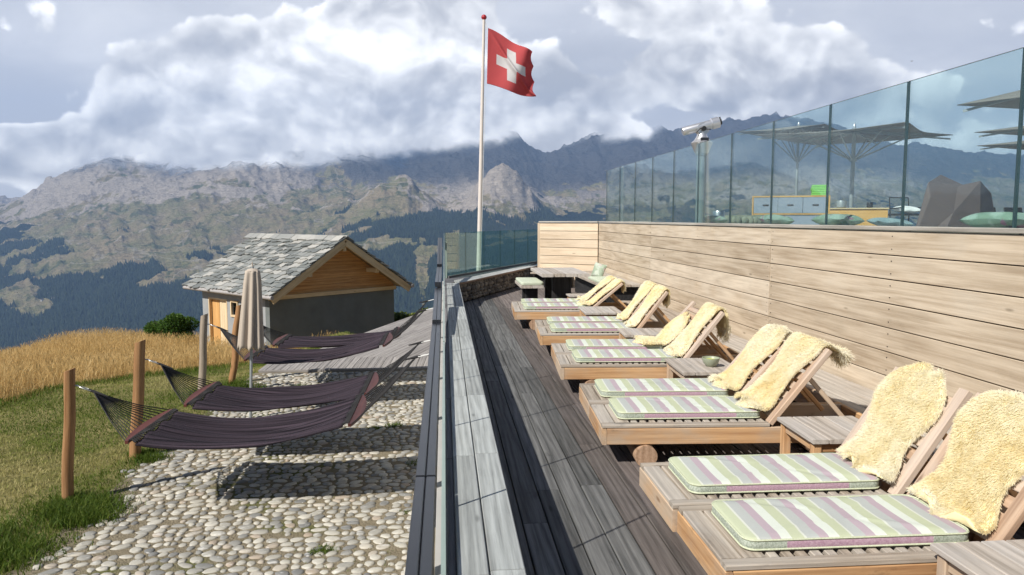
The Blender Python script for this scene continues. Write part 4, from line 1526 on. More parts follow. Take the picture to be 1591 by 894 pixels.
fm.tube([(tx, py0, .83), (tx, py0, .86), (tx, py0, .872), (tx + .002, py0, .96)], [.10, .07, .014, .009], n=12)
child(fm, 'finial', [M['canvas']], pr, smooth=60)

# ------------------------------------------------------------------ flagpole and flag
fp = empty('flagpole', (.75, 17.55, -1.2))
tag(fp, 'tall pale flagpole with a red knob behind the corner glass fence', 'flagpole')
pb_, pt_ = np.array([.76, 17.55, -1.5]), np.array([.955, 17.55, 6.20])
pm = MB()
pm.tube([pb_, pb_ * .75 + pt_ * .25, pb_ * .5 + pt_ * .5, pt_], [.062, .056, .047, .032], n=16)
child(pm, 'pole', [M['pole_paint']], fp, smooth=60)
pm = MB()
pm.lathe([(.02, -.06), (.035, -.03), (.062, .0), (.064, .03), (.05, .06), (.02, .08), (0.0, .082)], tuple(pt_), 16)
child(pm, 'knob', [M['red_paint']], fp, smooth=60)
pm = MB()
lx_ = lambda z: pb_[0] + (pt_[0] - pb_[0]) * (z + 1.5) / 7.7 + .10
pm.tube([(pt_[0] + .03, 17.52, 6.12), (lx_(5.98) - .03, 17.52, 5.98)], .006, n=5)
pm.tube([(lx_(4.4) - .035, 17.52, 4.42), (lx_(1) - .05, 17.51, 1.0), (lx_(-.8) - .06, 17.51, -.8)], .005, n=5)
child(pm, 'halyard', [M['white_cord']], fp)
fl = MB()
NN = 64
P = np.zeros((NN + 1, NN + 1, 3))
for a_ in range(NN + 1):
    u = a_ / NN
    for b_ in range(NN + 1):
        v = b_ / NN                                   # 0 bottom .. 1 top
        ztop = 5.955 - .52 * u ** 1.15
        zbot_ = 4.70 - .27 * u ** .95
        zz = zbot_ + (ztop - zbot_) * v
        wv = .13 * u ** .8 * math.sin(5.2 * u + 2.6 * (1 - v) + .4) + .05 * u * math.sin(11 * u - 4.5 * v)
        fold = .10 * math.exp(-((v - (.98 - .95 * u)) / .06) ** 2) * min(1, 2.2 * u)
        xx = lx_(zz) + u * 1.13 + .10 * u * u * (v - .3) * -1 - .05 * abs(math.sin(9 * v)) * u ** 6 * 1.2
        P[a_, b_] = (xx, 17.55 + wv - fold, zz + .03 * math.sin(6 * u + 1))
fmats = []
s6 = 1 / 6
F_m = []
for a_ in range(NN):
    for b_ in range(NN):
        u, v = (a_ + .5) / NN - .5, (b_ + .5) / NN - .5
        arm, th_ = .3125, .094
        F_m.append(1 if (abs(u) < th_ and abs(v) < arm) or (abs(v) < th_ and abs(u) < arm) else 0)
fl.grid(P, mat=F_m)
flag = fl.build('flag', [M['flag_red'], M['flag_white']], smooth=180)
md = flag.modifiers.new('thick', 'SOLIDIFY'); md.thickness = .004
tag(flag, 'red flag with a white cross waving from the flagpole', 'flag')


# ------------------------------------------------------------------ grasses
def blades(name, xs, ys, zs, h, w, lean, mats, rvs=None, parent=None):
    n = len(xs)
    az = rng.random(n) * 2 * math.pi
    la = rng.normal(0, 1, (n, 2)) * lean[:, None] if np.ndim(lean) else rng.normal(0, lean, (n, 2))
    base = np.stack([xs, ys, zs], 1)
    side = np.stack([np.cos(az), np.sin(az), np.zeros(n)], 1) * (w / 2)[:, None]
    mid = base + np.stack([la[:, 0] * h * .35, la[:, 1] * h * .35, h * .6], 1)
    tip = base + np.stack([la[:, 0] * h, la[:, 1] * h, h * .96], 1)
    V = np.stack([base - side, base + side, mid + side * .8, mid - side * .8, tip], 1).reshape(-1, 3)
    i0 = np.arange(n) * 5
    q = np.stack([i0, i0 + 1, i0 + 2, i0 + 3], 1)
    tr = np.stack([i0 + 3, i0 + 2, i0 + 4], 1)
    rvs = rng.random(n) if rvs is None else rvs
    return big_mesh(name, V, q, tr, mats, {'rv': np.repeat(rvs, 5)}, parent=parent)


n = 620000
xs = rng.uniform(-32, -3, n); ys = rng.uniform(9, 40, n)
wgt = np.clip(16 / ys, .25, 1)
keepm = (ys > gold_edge(xs) + rng.normal(0, .35, n)) & (rng.random(n) < wgt * .55 * (.45 + 1.0 * fbm(xs * .8, ys * .8, 3, 88))) & (xs > -ys * .72) & ~((xs > -6.6 + (ys - 24) * -.9) & (ys > 21.5) & (xs > -9.5))
xs, ys = xs[keepm], ys[keepm]
ht = (.26 + .55 * fbm(xs * .45, ys * .45, 4, 3) ** 1.5) * rng.uniform(.65, 1.2, len(xs)) * sstep(ys - gold_edge(xs), -.6, .9).clip(.35, 1)
sh = rng.random(len(xs)) < .34
xs = np.concatenate([xs, xs[sh]]); ys = np.concatenate([ys, ys[sh]])
ht = np.concatenate([ht, ht[sh]])
nsh = int(sh.sum())
zb2 = ground_z(xs, ys) - .02
zb2[-nsh:] += ht[-nsh:] * .80
ht[-nsh:] = rng.uniform(.05, .10, nsh)
wb = rng.uniform(.004, .010, len(xs)); wb[-nsh:] = rng.uniform(.010, .018, nsh)
gold = blades('hay_meadow', xs, ys, zb2, ht, wb, .34, [M['gold_grass']], np.clip(.55 * fbm(xs * .9, ys * .9, 3, 8) + .45 * rng.random(len(xs)), 0, 1))
tag(gold, 'tall dry golden hay grass on the meadow brow', 'grass', kind='stuff')
n = 260000
xs = rng.uniform(-11, -2.6, n); ys = rng.uniform(3.5, 21, n)
le = lawn_edge(ys)
lime = sstep(ys - gold_edge(xs), -1.6, -.2)
keepm = (xs < le + np.abs(rng.normal(0, .06, n)) - .02 + (ys > 14.7) * 1.2) & (ys < gold_edge(xs) + .4) & (xs > -ys * .75) & (rng.random(n) < np.clip(9 / ys, .3, 1)) & ~((xs > -3.6 + (ys - 14.7) * .3) & (ys > 14.5))
xs, ys, lime = xs[keepm], ys[keepm], lime[keepm]
pat = fbm(xs * .8, ys * .8, 4, 14)
dry = np.clip(sstep(pat, .38, .62) * (1 - lime) * .8 + rng.normal(0, .16, len(xs)), 0, 1)
lawn = blades('lawn_grass', xs, ys, ground_z(xs, ys) - .005, rng.uniform(.025, .055, len(xs)) * (1 + lime * 1.4), rng.uniform(.005, .011, len(xs)), .5, [M['lawn_grass']], dry)
tag(lawn, 'short mown lawn grass, patchy green and straw coloured', 'grass', kind='stuff')
# lush uncut tufts round the post feet, in the joints and along the yard edge
tx, ty, tr_ = [], [], []
for (cx_, cy_, rr_, nn_) in ((-3.75, 7.75, .30, 2200), (-3.6, 7.5, .22, 1300), (-3.95, 8.0, .16, 700), (-3.66, 9.35, .16, 500), (-3.85, 9.6, .14, 400), (-3.7, 9.9, .14, 300), (-3.95, 6.7, .35, 1500),
                             (-4.1, 12.8, .2, 500), (-3.5, 13.2, .25, 500), (-3.8, 13.6, .2, 400), (-.75, 10.6, .09, 260), (-1.0, 10.5, .07, 150), (-1.15, 6.55, .06, 130), (-1.10, 6.6, .07, 160), (-.42, 7.4, .05, 60), (-.35, 8.9, .10, 120),
                             (-2.6, 13.2, .14, 160), (-2.1, 13.0, .12, 120), (-3.4, 5.9, .25, 500), (-4.3, 7.2, .3, 700)):
    a_ = rng.random(nn_) * 6.28; q_ = rr_ * np.sqrt(rng.random(nn_)) * (1 + .3 * rng.normal(size=nn_))
    tx.append(cx_ + q_ * np.cos(a_) * 1.3); ty.append(cy_ + q_ * np.sin(a_)); tr_.append(np.full(nn_, min(.11, rr_ * .55)))
jx, jy = rng.uniform(-3.6, -.2, 16000), rng.uniform(2, 14.5, 16000)
jk = fbm(jx * 1.1, jy * 1.1, 4, 71) > .56
jk &= rng.random(16000) < .55
tx.append(jx[jk]); ty.append(jy[jk]); tr_.append(np.full(int(jk.sum()), .022))
tx, ty, tr_ = np.concatenate(tx), np.concatenate(ty), np.concatenate(tr_)
tuft = blades('grass_tufts', tx, ty, ground_z(tx, ty), tr_ * rng.uniform(.5, 1.3, len(tx)), rng.uniform(.005, .010, len(tx)), .55, [M['green_grass']])
tag(tuft, 'lush green grass tufts round the post feet and between the cobbles', 'grass', kind='stuff')


# ------------------------------------------------------------------ bushes and trees at the brow
def leafy(name, label, cat, centre, rad, nleaf, lsize, mt, trunk_h=.8, lobes=14, squash=.8, group=None, up_bias=0.0, tr_mat='bark'):
    cx, cy, cz = centre
    root = empty(name, (cx, cy, cz))
    tag(root, label, cat, group)
    tm = MB()
    tm.tube([(0, 0, -.6), (.03, .02, trunk_h * .5), (-.02, .0, trunk_h)], [.07 * rad, .055 * rad, .02 * rad], n=8)
    for k in range(7):
        a_ = k * .9
        tm.tube([(0, 0, trunk_h * (.2 + .08 * k)), (.4 * rad * math.cos(a_), .4 * rad * math.sin(a_), trunk_h * (.5 + .1 * k)), (.75 * rad * math.cos(a_), .75 * rad * math.sin(a_), trunk_h * (.7 + .12 * k))], [.03 * rad, .02 * rad, .006], n=5)
    tm.build('trunk', [M[tr_mat]], parent=root, smooth=60)
    lc = rng.normal(0, .42, (lobes, 3)) * rad * np.array([1, 1, squash * .8])
    lc[:, 2] += trunk_h * .8
    lr = rng.uniform(.28, .5, lobes) * rad
    k = rng.integers(0, lobes, nleaf)
    dirs = rng.normal(size=(nleaf, 3)); dirs /= np.linalg.norm(dirs, axis=1)[:, None]
    P = lc[k] + dirs * (lr[k] * rng.uniform(.6, 1.05, nleaf))[:, None] * np.array([1, 1, squash])
    P[:, 2] = np.maximum(P[:, 2], -.1)
    a1 = rng.normal(size=(nleaf, 3)); a1[:, 2] += up_bias; a1 /= np.linalg.norm(a1, axis=1)[:, None]
    a2 = np.cross(a1, rng.normal(size=(nleaf, 3))); a2 /= np.linalg.norm(a2, axis=1)[:, None]
    s = lsize * rng.uniform(.6, 1.3, nleaf)[:, None]
    V = np.stack([P - a1 * s, P + a2 * s * .45, P + a1 * s, P - a2 * s * .45], 1).reshape(-1, 3)
    i0 = np.arange(nleaf) * 4
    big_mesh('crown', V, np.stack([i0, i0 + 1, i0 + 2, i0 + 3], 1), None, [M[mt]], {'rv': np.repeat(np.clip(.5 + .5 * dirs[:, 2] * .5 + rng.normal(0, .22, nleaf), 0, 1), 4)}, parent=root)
    return root


def gp(x, y): return (x, y, float(ground_z(x, y)))


leafy('shrub', 'rounded dark green shrub at the edge of the golden hay left of the hut', 'shrub', gp(-9.8, 27.6), .86, 15000, .045, 'bush_leaf', .75, 16, .78)
leafy('shrub', 'yellow-green mountain pine bush behind the boardwalk beside the handrail', 'shrub', (-1.35, 30.0, -3.75), 1.15, 16000, .075, 'pine_leaf', 1.2, 18, .85, up_bias=.8)
leafy('bare_bush', 'pinkish leafless bush behind the hay, left of the green shrub', 'shrub', (-21.2, 42, -8.0), 2.0, 9000, .09, 'bare_twig', 1.6, 14, .75)
leafy('bare_bush', 'paler low leafless bush behind the hay, nearer the green shrub', 'shrub', (-16.8, 42, -7.4), 1.5, 6000, .09, 'bare_twig', .9, 14, .6)


def spruce(label, x, y, z, h, r, nn_):
    root = empty('spruce_tree', (x, y, z))
    tag(root, label, 'tree', 'spruce tips beyond the hay brow')
    tm = MB(); tm.tube([(0, 0, 0), (0, 0, h)], [.02 * h, .004], n=7); tm.build('trunk', [M['bark']], parent=root, smooth=60)
    f = rng.random(nn_) ** .7
    zz = h * (1 - f) * .97 + .02 * h
    lay = np.sin(zz * 9 / h * 6.28) * .18 + .82
    rr_ = r * f * lay * np.sqrt(rng.random(nn_))
    a_ = rng.random(nn_) * 6.28
    P = np.stack([rr_ * np.cos(a_), rr_ * np.sin(a_), zz - rr_ * .25], 1)
    out_ = np.stack([np.cos(a_), np.sin(a_), -.35 + .5 * (1 - f)], 1)
    s = .10 * (h / 5)
    sd_ = np.stack([-np.sin(a_), np.cos(a_), rng.normal(0, .4, nn_)], 1) * s * .5
    V = np.stack([P - sd_, P + out_ * s * 2.2, P + sd_], 1).reshape(-1, 3)
    i0 = np.arange(nn_) * 3
    big_mesh('crown', V, None, np.stack([i0, i0 + 1, i0 + 2], 1), [M['dark_needle']], {'rv': np.repeat(rng.random(nn_), 3)}, parent=root)


spruce('dark spruce tip poking over the hay brow at the left frame edge', -25.0, 44, -14.5, 7.0, 1.9, 5000)
spruce('dark spruce tip just left of the pinkish leafless bush', -23.4, 44, -14.3, 7.0, 1.8, 5000)

# two farmsteads far across the valley
def on_land(xpix, rdist):
    ta_ = (xpix - 690) / 1150
    i_ = int(np.argmin(abs(ta - ta_))); j_ = int(np.argmin(abs(rr - rdist)))
    return float(Xw[i_, j_]), float(Yw[i_, j_]), float(Zw[i_, j_])


for (xp_, rd_, sc_, lab) in ((101, 4560, 1.0, 'tiny white farmhouse on the terrace meadow far across the valley'), (128, 5560, .9, 'tiny pale chalet at the top of the far pastures above the white farmhouse')):
    x, y, z = on_land(xp_, rd_)
    root = empty('farmhouse', (x, y, z)); tag(root, lab, 'house')
    mb = MB(); mb.box((-14 * sc_, -5, -4), (14 * sc_, 5, 7), ch=0); mb.build('wall', [M['white_wall']], parent=root)
    mb = MB(); mb.prism([(-16 * sc_, -7, 6.5), (-16 * sc_, 7, 6.5), (-16 * sc_, 0, 12)], (32 * sc_, 0, 0)); mb.build('roof', [M['roof_dark']], parent=root)

for (xp_, rd_) in ((96, 3720), (104, 3800), (112, 3740), (121, 3850), (88, 3830)):
    x, y, z = on_land(xp_, rd_)
    root = empty('hamlet_house', (x, y, z), random.random() * 2); tag(root, 'tiny stone house of the hamlet on the lowest meadow across the valley', 'house', 'hamlet houses across the valley')
    mb = MB(); mb.box((-6, -4.5, -5), (6, 4.5, 6), ch=0); mb.build('wall', [M['concrete']], parent=root)
    mb = MB(); mb.prism([(-7, -5.5, 5.5), (-7, 5.5, 5.5), (-7, 0, 10)], (14, 0, 0)); mb.build('roof', [M['roof_dark']], parent=root)


# ------------------------------------------------------------------ sun loungers
def lounger(label, x0, y0, rz, alpha):
    root = empty('sun_lounger', (x0, y0, 0), rz)
    tag(root, label, 'sun lounger', 'low teak sun loungers in pairs along the deck')
    LN, WD = 1.86, .60
    f = MB()
    for yy in (.016, WD - .016):
        f.box((0.032, yy - .016, .148), (LN, yy + .016, .254), axis=0)
    f.box((0, 0, .148), (.03, WD, .254), axis=1)
    f.box((LN - .03, .034, .148), (LN, WD - .034, .254), axis=1)
    f.box((1.06, .034, .16), (1.10, WD - .034, .235), axis=1)
    f.build('frame', [M['teak_side']], parent=root)
    s = MB()
    for y_ in (.001, WD - .061):
        s.box((.002, y_, .256), (1.09, y_ + .060, .279), axis=0)
    for k in range(2):
        s.box((.004 + k * .098, .064, .2555), (.092 + k * .098, WD - .064, .2785), axis=1)
    x = .205
    while x < 1.06:
        s.box((x, .064, .255), (x + .039, WD - .064, .277), axis=1, ch=.003)
        x += .060
    s.build('seat', [M['teak_top']], parent=root)
    b = MB()
    pv = np.array([1.10, 0, .272])
    a = np.array([math.cos(alpha), 0, math.sin(alpha)])
    nn = np.array([-math.sin(alpha), 0, math.cos(alpha)])
    BL = .61
    for yy in (.042, WD - .042):
        p = pv + np.array([0, yy, 0])
        b.beam(p, p + a * BL, .066, .034, up=nn)
    k = 0
    s_ = .06
    while s_ < BL - .02:
        p = pv + a * s_ - nn * .002
        b.beam(p + np.array([0, .077, 0]), p + np.array([0, WD - .077, 0]), .052, .02, up=nn, ch=.003)
        s_ += .078
    b.build('backrest', [M['teak_back']], parent=root)
    for yy in (.10, WD - .10):
        m_ = MB()
        p = pv + a * .40 - nn * .022 + np.array([0, yy, 0])
        q = np.array([min(p[0] + .30, LN - .06), yy, .235])
        m_.beam(p, q, .03, .022, up=(0, 1, 0))
        m_.build('prop_strut', [M['teak_side']], parent=root)
    for xx in (.285, 1.50):
        m_ = MB()
        m_.tube([(xx, -.018, .0735), (xx, .56, .0735)], .0725, n=24)
        m_.build('log_roller', [M['log']], parent=root, smooth=40)
    return root


def cushion(name, label, cat, group, Ls, Ws, Ts, root_loc, rz, parent=None, mats=None, corner=.05, pipe=True):
    """a flat boxed cushion; origin at its left front bottom corner"""
    nq = 7
    outl = []
    for (cx, cy, a0) in ((Ls - corner, corner, -90), (Ls - corner, Ws - corner, 0), (corner, Ws - corner, 90), (corner, corner, 180)):
        for k in range(nq):
            th = R(a0 + 90 * k / (nq - 1))
            outl.append((cx + corner * math.cos(th), cy + corner * math.sin(th)))
    # extra points along the long sides
    pts = []
    for i, p in enumerate(outl):
        pts.append(p)
        q = outl[(i + 1) % len(outl)]
        dd = math.hypot(q[0] - p[0], q[1] - p[1])
        if dd > .12:
            kk = int(dd / .06)
            for j in range(1, kk): pts.append((p[0] + (q[0] - p[0]) * j / kk, p[1] + (q[1] - p[1]) * j / kk))
    n = len(pts)
    c = (Ls / 2, Ws / 2)
    loops = [(.985, 0.004), (1.0, .012), (1.006, Ts * .5), (1.0, Ts - .006), (.985, Ts), (.93, Ts + .004), (.80, Ts + .007), (.55, Ts + .009), (.25, Ts + .009)]
    V = []
    for (sc, zz) in loops:
        for (x, y) in pts:
            ix = max(0, 1 - (1 - sc) * 1) if sc > .9 else sc
            V.append((c[0] + (x - c[0]) * (1 - (1 - sc) * (Ws / Ls if sc > .9 else 1)), c[1] + (y - c[1]) * sc, zz + .003 * math.sin(x * 23 + y * 5 + root_loc[1] * 7) * (zz > .02)))
    F, mt_ = [], []
    for i in range(len(loops) - 1):
        for j in range(n):
            F.append((i * n + j, i * n + (j + 1) % n, (i + 1) * n + (j + 1) % n, (i + 1) * n + j))
            if i < 3:
                xm = (pts[j][0] + pts[(j + 1) % n][0]) / 2
                ym = (pts[j][1] + pts[(j + 1) % n][1]) / 2
                mt_.append(2 if (.20 * Ls < xm < .80 * Ls and (ym < .02 or ym > Ws - .02)) else 1)
            else:
                mt_.append(0)
    F.append(tuple(range((len(loops) - 1) * n, len(loops) * n))); mt_.append(0)
    F.append(tuple(range(n - 1, -1, -1))); mt_.append(1)
    mb = MB()
    mb.add(V, F, mat=mt_)
    o = mb.build(name, mats or [M['stripes'], M['cushion_side'], M['cushion_mauve']], smooth=50)
    ux = o.data.attributes.new('uvx', 'FLOAT', 'POINT')
    ux.data.foreach_set('value', np.array([v[0] + .004 * math.sin(v[1] * 9) * .4 for v in V], np.float32))
    o.location = root_loc
    o.rotation_euler = (0, 0, rz)
    tag(o, label, cat, group)
    if pipe:
        pm = MB()
        for zz in (Ts - .002, .010):
            ring = [(x, y, zz) for (x, y) in pts]
            pm.tube(ring + [ring[0]], .0048, n=5, caps=False)
        pm.build('piping', [M['piping']], parent=o, smooth=60)
    return o


def sheepskin(label, x0, y0, rz, alpha, s0, s1, wid, nfur, frad, seed, skew=0.0, hangout=.0, flen=.029, puff=0.0, yc=.30):
    rg = np.random.default_rng(seed)
    pv = np.array([1.10, .272])
    a = np.array([math.cos(alpha), math.sin(alpha)]); nn = np.array([-math.sin(alpha), math.cos(alpha)])
    BL = .61

    def path(s):
        if s < 0:
            return np.array([pv[0] - .03 + s, .352]) * 1.0
        if s <= BL:
            base = pv + a * s + nn * .030
            if s < .10:
                lo = np.array([pv[0] - .03, .352])
                f = s / .10
                return lo * (1 - f) + base * f if alpha < 1.2 else base
            return base
        e = s - BL
        r = .034
        ang = min(e / r, math.pi * .62)
        top = pv + a * BL
        p = top + nn * r * math.cos(ang) + a * r * math.sin(ang)
        rest = e - ang * r
        if rest > 0:
            p = p + np.array([.12 + hangout, -1.0]) * rest / math.hypot(.12 + hangout, 1)
        return p
    n, m_ = 40, 20
    ss = np.linspace(s0, s1, n + 1)
    raw = np.array([path(s) for s in ss])
    for _ in range(2):
        raw[1:-1] = raw[1:-1] * .5 + (raw[:-2] + raw[2:]) * .25
    lob = rg.uniform(-.03, .03, 6)
    P = np.zeros((n + 1, m_ + 1, 3))
    for i in range(n + 1):
        u = i / n
        endr = max(0.0, 1 - abs(2 * u - 1) ** 9) ** .5
        endr = max(endr, .35 if i in (0, n) else endr)
        hw = wid / 2 * (.90 + .17 * math.cos(2 * math.pi * (u * 1.55 - .12 + lob[5])) + lob[0] * math.sin(7 * u + lob[1] * 60)) * endr
        for j in range(m_ + 1):
            v = 2 * j / m_ - 1
            y = yc + skew * (u - .5) + hw * v * (1 + (lob[2] if v > 0 else lob[3]) * math.sin(9 * u + (2 if v > 0 else 0)))
            tug = .03 * math.sin(v * 3 + lob[4] * 50) * (1 if i in (0, 1, n, n - 1) else 0)
            x, z = raw[i]
            und = .005 * math.sin(6 * u + 4 * v + seed)
            P[i, j] = (x + tug * a[0] - nn[0] * und * -1, y, z + tug * a[1] + nn[1] * und)
    mb = MB()
    mb.grid(P)
    o = mb.build('sheepskin', [M['hide']], smooth=180)
    o.location = (x0, y0, 0); o.rotation_euler = (0, 0, rz)
    md = o.modifiers.new('thick', 'SOLIDIFY'); md.thickness = .012; md.offset = 0
    tag(o, label, 'sheepskin', 'cream sheepskins draped over the lounger backrests')
    # wool: a dense coat of short curved locks
    du = np.gradient(P, axis=0); dv = np.gradient(P, axis=1)
    N = np.cross(du, dv); N /= np.linalg.norm(N, axis=2)[:, :, None] + 1e-12
    if N[n // 2, m_ // 2, 0] > 0: N = -N
    T = du / (np.linalg.norm(du, axis=2)[:, :, None] + 1e-12)
    S = dv / (np.linalg.norm(dv, axis=2)[:, :, None] + 1e-12)
    fu, fv = rg.random(nfur) * n, rg.random(nfur) * m_
    edge = rg.random(nfur) < .12
    fv = np.where(edge & (rg.random(nfur) < .5), rg.random(nfur) * .25, np.where(edge, m_ - rg.random(nfur) * .25, fv))
    iu, iv = np.minimum(fu.astype(int), n - 1), np.minimum(fv.astype(int), m_ - 1)
    au, av = (fu - iu)[:, None], (fv - iv)[:, None]

    def bl(Q): return Q[iu, iv] * (1 - au) * (1 - av) + Q[iu + 1, iv] * au * (1 - av) + Q[iu, iv + 1] * (1 - au) * av + Q[iu + 1, iv + 1] * au * av
    p0, n0, t0, sd0 = bl(P), bl(N), bl(T), bl(S)
    cu, cv = fu / n * (s1 - s0), fv / m_ * wid
    c1 = fbm(cu * 22 + seed, cv * 22, 3, seed) - .5
    c2 = fbm(cu * 22 + seed + 50, cv * 22, 3, seed + 5) - .5
    big = fbm(cu * 4 + seed, cv * 4, 3, seed + 9)
    out_v = (fv / m_ * 2 - 1)[:, None]
    out_u = (fu / n * 2 - 1)[:, None]
    dirv_ = n0 * .75 + t0 * (c1 * 3.0 - .25 + out_u ** 5 * 1.3 * 1)[:, :1] if False else n0 * .8 + t0 * (c1[:, None] * 1.1 - .3) + sd0 * (c2[:, None] * 1.1) + sd0 * np.sign(out_v) * np.abs(out_v) ** 8 * 1.1 + t0 * np.sign(out_u) * np.abs(out_u) ** 12 * 1.1
    dirv_ += rg.normal(0, .22, dirv_.shape)
    dirv_ /= np.linalg.norm(dirv_, axis=1)[:, None]
    Ln = flen * (.65 + .7 * big) * rg.uniform(.7, 1.2, nfur)
    if puff:
        pk = sstep(fu / n, .84, .93)
        rd = rg.normal(size=dirv_.shape); rd /= np.linalg.norm(rd, axis=1)[:, None]
        dirv_ = dirv_ * (1 - .7 * pk[:, None]) + rd * (.7 * pk[:, None])
        Ln = Ln * (1 + puff * pk)
    K = 4
    pts = np.zeros((nfur, K, 3), np.float32)
    curl = rg.normal(0, .3, (nfur, 3))
    for k in range(K):
        f = k / (K - 1)
        pts[:, k] = p0 + dirv_ * (Ln * f)[:, None] + curl * (Ln * .35 * f * f)[:, None] + np.array([0, 0, -1]) * (Ln * .35 * f * f)[:, None]
    cu_ = bpy.data.hair_curves.new('wool')
    cu_.add_curves([K] * nfur)
    cu_.attributes['position'].data.foreach_set('vector', pts.ravel())
    ra = cu_.attributes.get('radius') or cu_.attributes.new('radius', 'FLOAT', 'POINT')
    ra.data.foreach_set('value', np.tile(np.array([1.0, .95, .75, .3], np.float32) * frad, nfur))
    rvv = np.clip(.62 + (big - .5) * 1.5 + rg.normal(0, .10, nfur) - .25 * np.clip(c1 * 4, -1, 1) * .5, 0, 1).astype(np.float32)
    at = cu_.attributes.new('rv', 'FLOAT', 'CURVE')
    at.data.foreach_set('value', rvv)
    cu_.materials.append(M['wool'])
    w_ = bpy.data.objects.new('wool', cu_)
    COL.objects.link(w_)
    w_.parent = o
    return o


# pairs from far to near: origin of the front lounger, turn, backrest angles (front, rear)
PAIRS = [(1.00, 10.54, -3.0, 40, 40), (1.09, 8.36, -4.0, 53, 53), (1.04, 6.53, -4.0, 52, 47), (1.00, 4.58, -3.4, 52, 49), (1.06, 2.63, -.4, 56, 56)]
pl = [('farthest pair, beside the picnic table', 'farthest pair'), ('second pair from the picnic table', 'second pair from the picnic table'),
      ('middle pair of the row', 'middle pair'), ('pair with the visible round log roller end', 'pair with the round log end'), ('nearest pair at the right frame edge', 'nearest pair')]
pos = {}
for i, (x0, y0, dg, af, ar) in enumerate(PAIRS):
    rz = R(dg)
    for j, (al, wd) in enumerate(((af, 'front'), (ar, 'rear'))):
        xx = x0 - math.sin(rz) * .612 * j
        yy = y0 + math.cos(rz) * .612 * j
        if i == 4 and j == 1: xx -= .02
        pos[i, j] = (xx, yy, rz, R(al))
        lounger('low teak sun lounger, %s of the %s' % ('camera side' if j == 0 else 'far side', pl[i][0]), xx, yy, rz, R(al))
        cx = .115 + random.uniform(-.012, .012) + (.03 if i < 3 else 0)
        cl = np.array([cx, .104 + random.uniform(-.006, .006)])
        cr, sr = math.cos(rz), math.sin(rz)
        cushion('seat_cushion', 'striped seat cushion, %s lounger of the %s' % ('camera side' if j == 0 else 'far side', pl[i][1]), 'cushion', 'striped cushions on the sun loungers',
                0.955, .42, .050, (xx + cr * cl[0] - sr * cl[1], yy + sr * cl[0] + cr * cl[1], .279), rz + R(random.uniform(-.5, .5)))

SK = [  # pair, side, s0, s1, width, fur, radius, seed, skew, hang, label
    (0, 1, -.05, .76, .44, 4200, .0036, 3, .0, .0, 'cream sheepskin on the far side backrest of the farthest pair'),
    (0, 0, -.10, .82, .44, 4600, .0036, 4, .02, .1, 'cream sheepskin on the camera side backrest of the farthest pair'),
    (1, 1, -.03, .78, .44, 5600, .0030, 5, .02, .0, 'cream sheepskin on the far side backrest of the second pair'),
    (1, 0, -.02, .86, .44, 6000, .0030, 6, .0, .0, 'cream sheepskin with a short tail behind the camera side backrest of the second pair'),
    (2, 1, -.22, .44, .50, 8000, .0024, 7, .0, .0, 'cream sheepskin slid low on the far side backrest of the middle pair'),
    (2, 0, -.03, .95, .44, 11000, .0023, 8, .0, .1, 'cream sheepskin hanging far over the top of the camera side backrest, middle pair'),
    (3, 1, -.06, .70, .44, 17000, .0017, 9, .04, .0, 'flat cream sheepskin, far side backrest of the pair with round log end'),
    (3, 0, -.07, .88, .45, 26000, .0016, 10, .0, 1.6, 'shaggy yellow sheepskin with a bulging tail over the backrest above the round log end'),
    (4, 1, -.04, .66, .45, 30000, .0013, 12, .06, .0, 'smooth pale cream sheepskin nearest the wall on the nearest pair, corner lifted'),
    (4, 0, -.02, .70, .47, 36000, .0013, 13, .02, .0, 'largest shaggy yellow sheepskin, at the right frame edge on the nearest pair'),
]
for (i, j, s0, s1, wd, nf, fr_, sdv, sk, hg_, lab) in SK:
    xx, yy, rz, al = pos[i, j]
    sheepskin(lab, xx, yy, rz, al, s0, s1, wd, nf, fr_, sdv, sk, hg_, puff=1.3 if (i, j) == (3, 0) else (.6 if (i, j) == (2, 0) else 0.0))


# ------------------------------------------------------------------ small slatted side tables
def side_table(label, x0, y0, wx, wy, rz=0.0, h=.35):
    root = empty('side_table', (x0, y0, 0), rz)
    tag(root, label, 'side table', 'slatted teak side tables between the loungers')
    t_ = MB()
    nb = 5
    for k in range(nb):
        t_.box((k * wx / nb + .002, 0, h - .026), ((k + 1) * wx / nb - .002, wy, h), axis=1, ch=.004)
    t_.build('tabletop', [M['table_top']], parent=root)
    for (lx, ly) in ((.018, .018), (wx - .068, .018), (.018, wy - .068), (wx - .068, wy - .068)):
        l_ = MB(); l_.box((lx, ly, 0), (lx + .05, ly + .05, h - .028), axis=2); l_.build('leg', [M['teak_side']], parent=root)
    a_ = MB()
    for yy in (.03, wy - .055):
        a_.box((.07, yy, h - .085), (wx - .07, yy + .024, h - .03), axis=0)
    for xx in (.03, wx - .055):
        a_.box((xx, .07, h - .085), (xx + .024, wy - .07, h - .03), axis=1)
    a_.build('apron', [M['teak_side']], parent=root)
    s_ = MB()
    for xx in (.03, wx - .06):
        s_.box((xx, .07, .085), (xx + .03, wy - .07, .115), axis=1)
    for k in range(5):
        s_.box((.06 + k * (wx - .12) / 5, .06, .117), (.06 + (k + .86) * (wx - .12) / 5, wy - .06, .132), axis=1, ch=.002)
    s_.build('shelf', [M['teak_side']], parent=root)
    return root


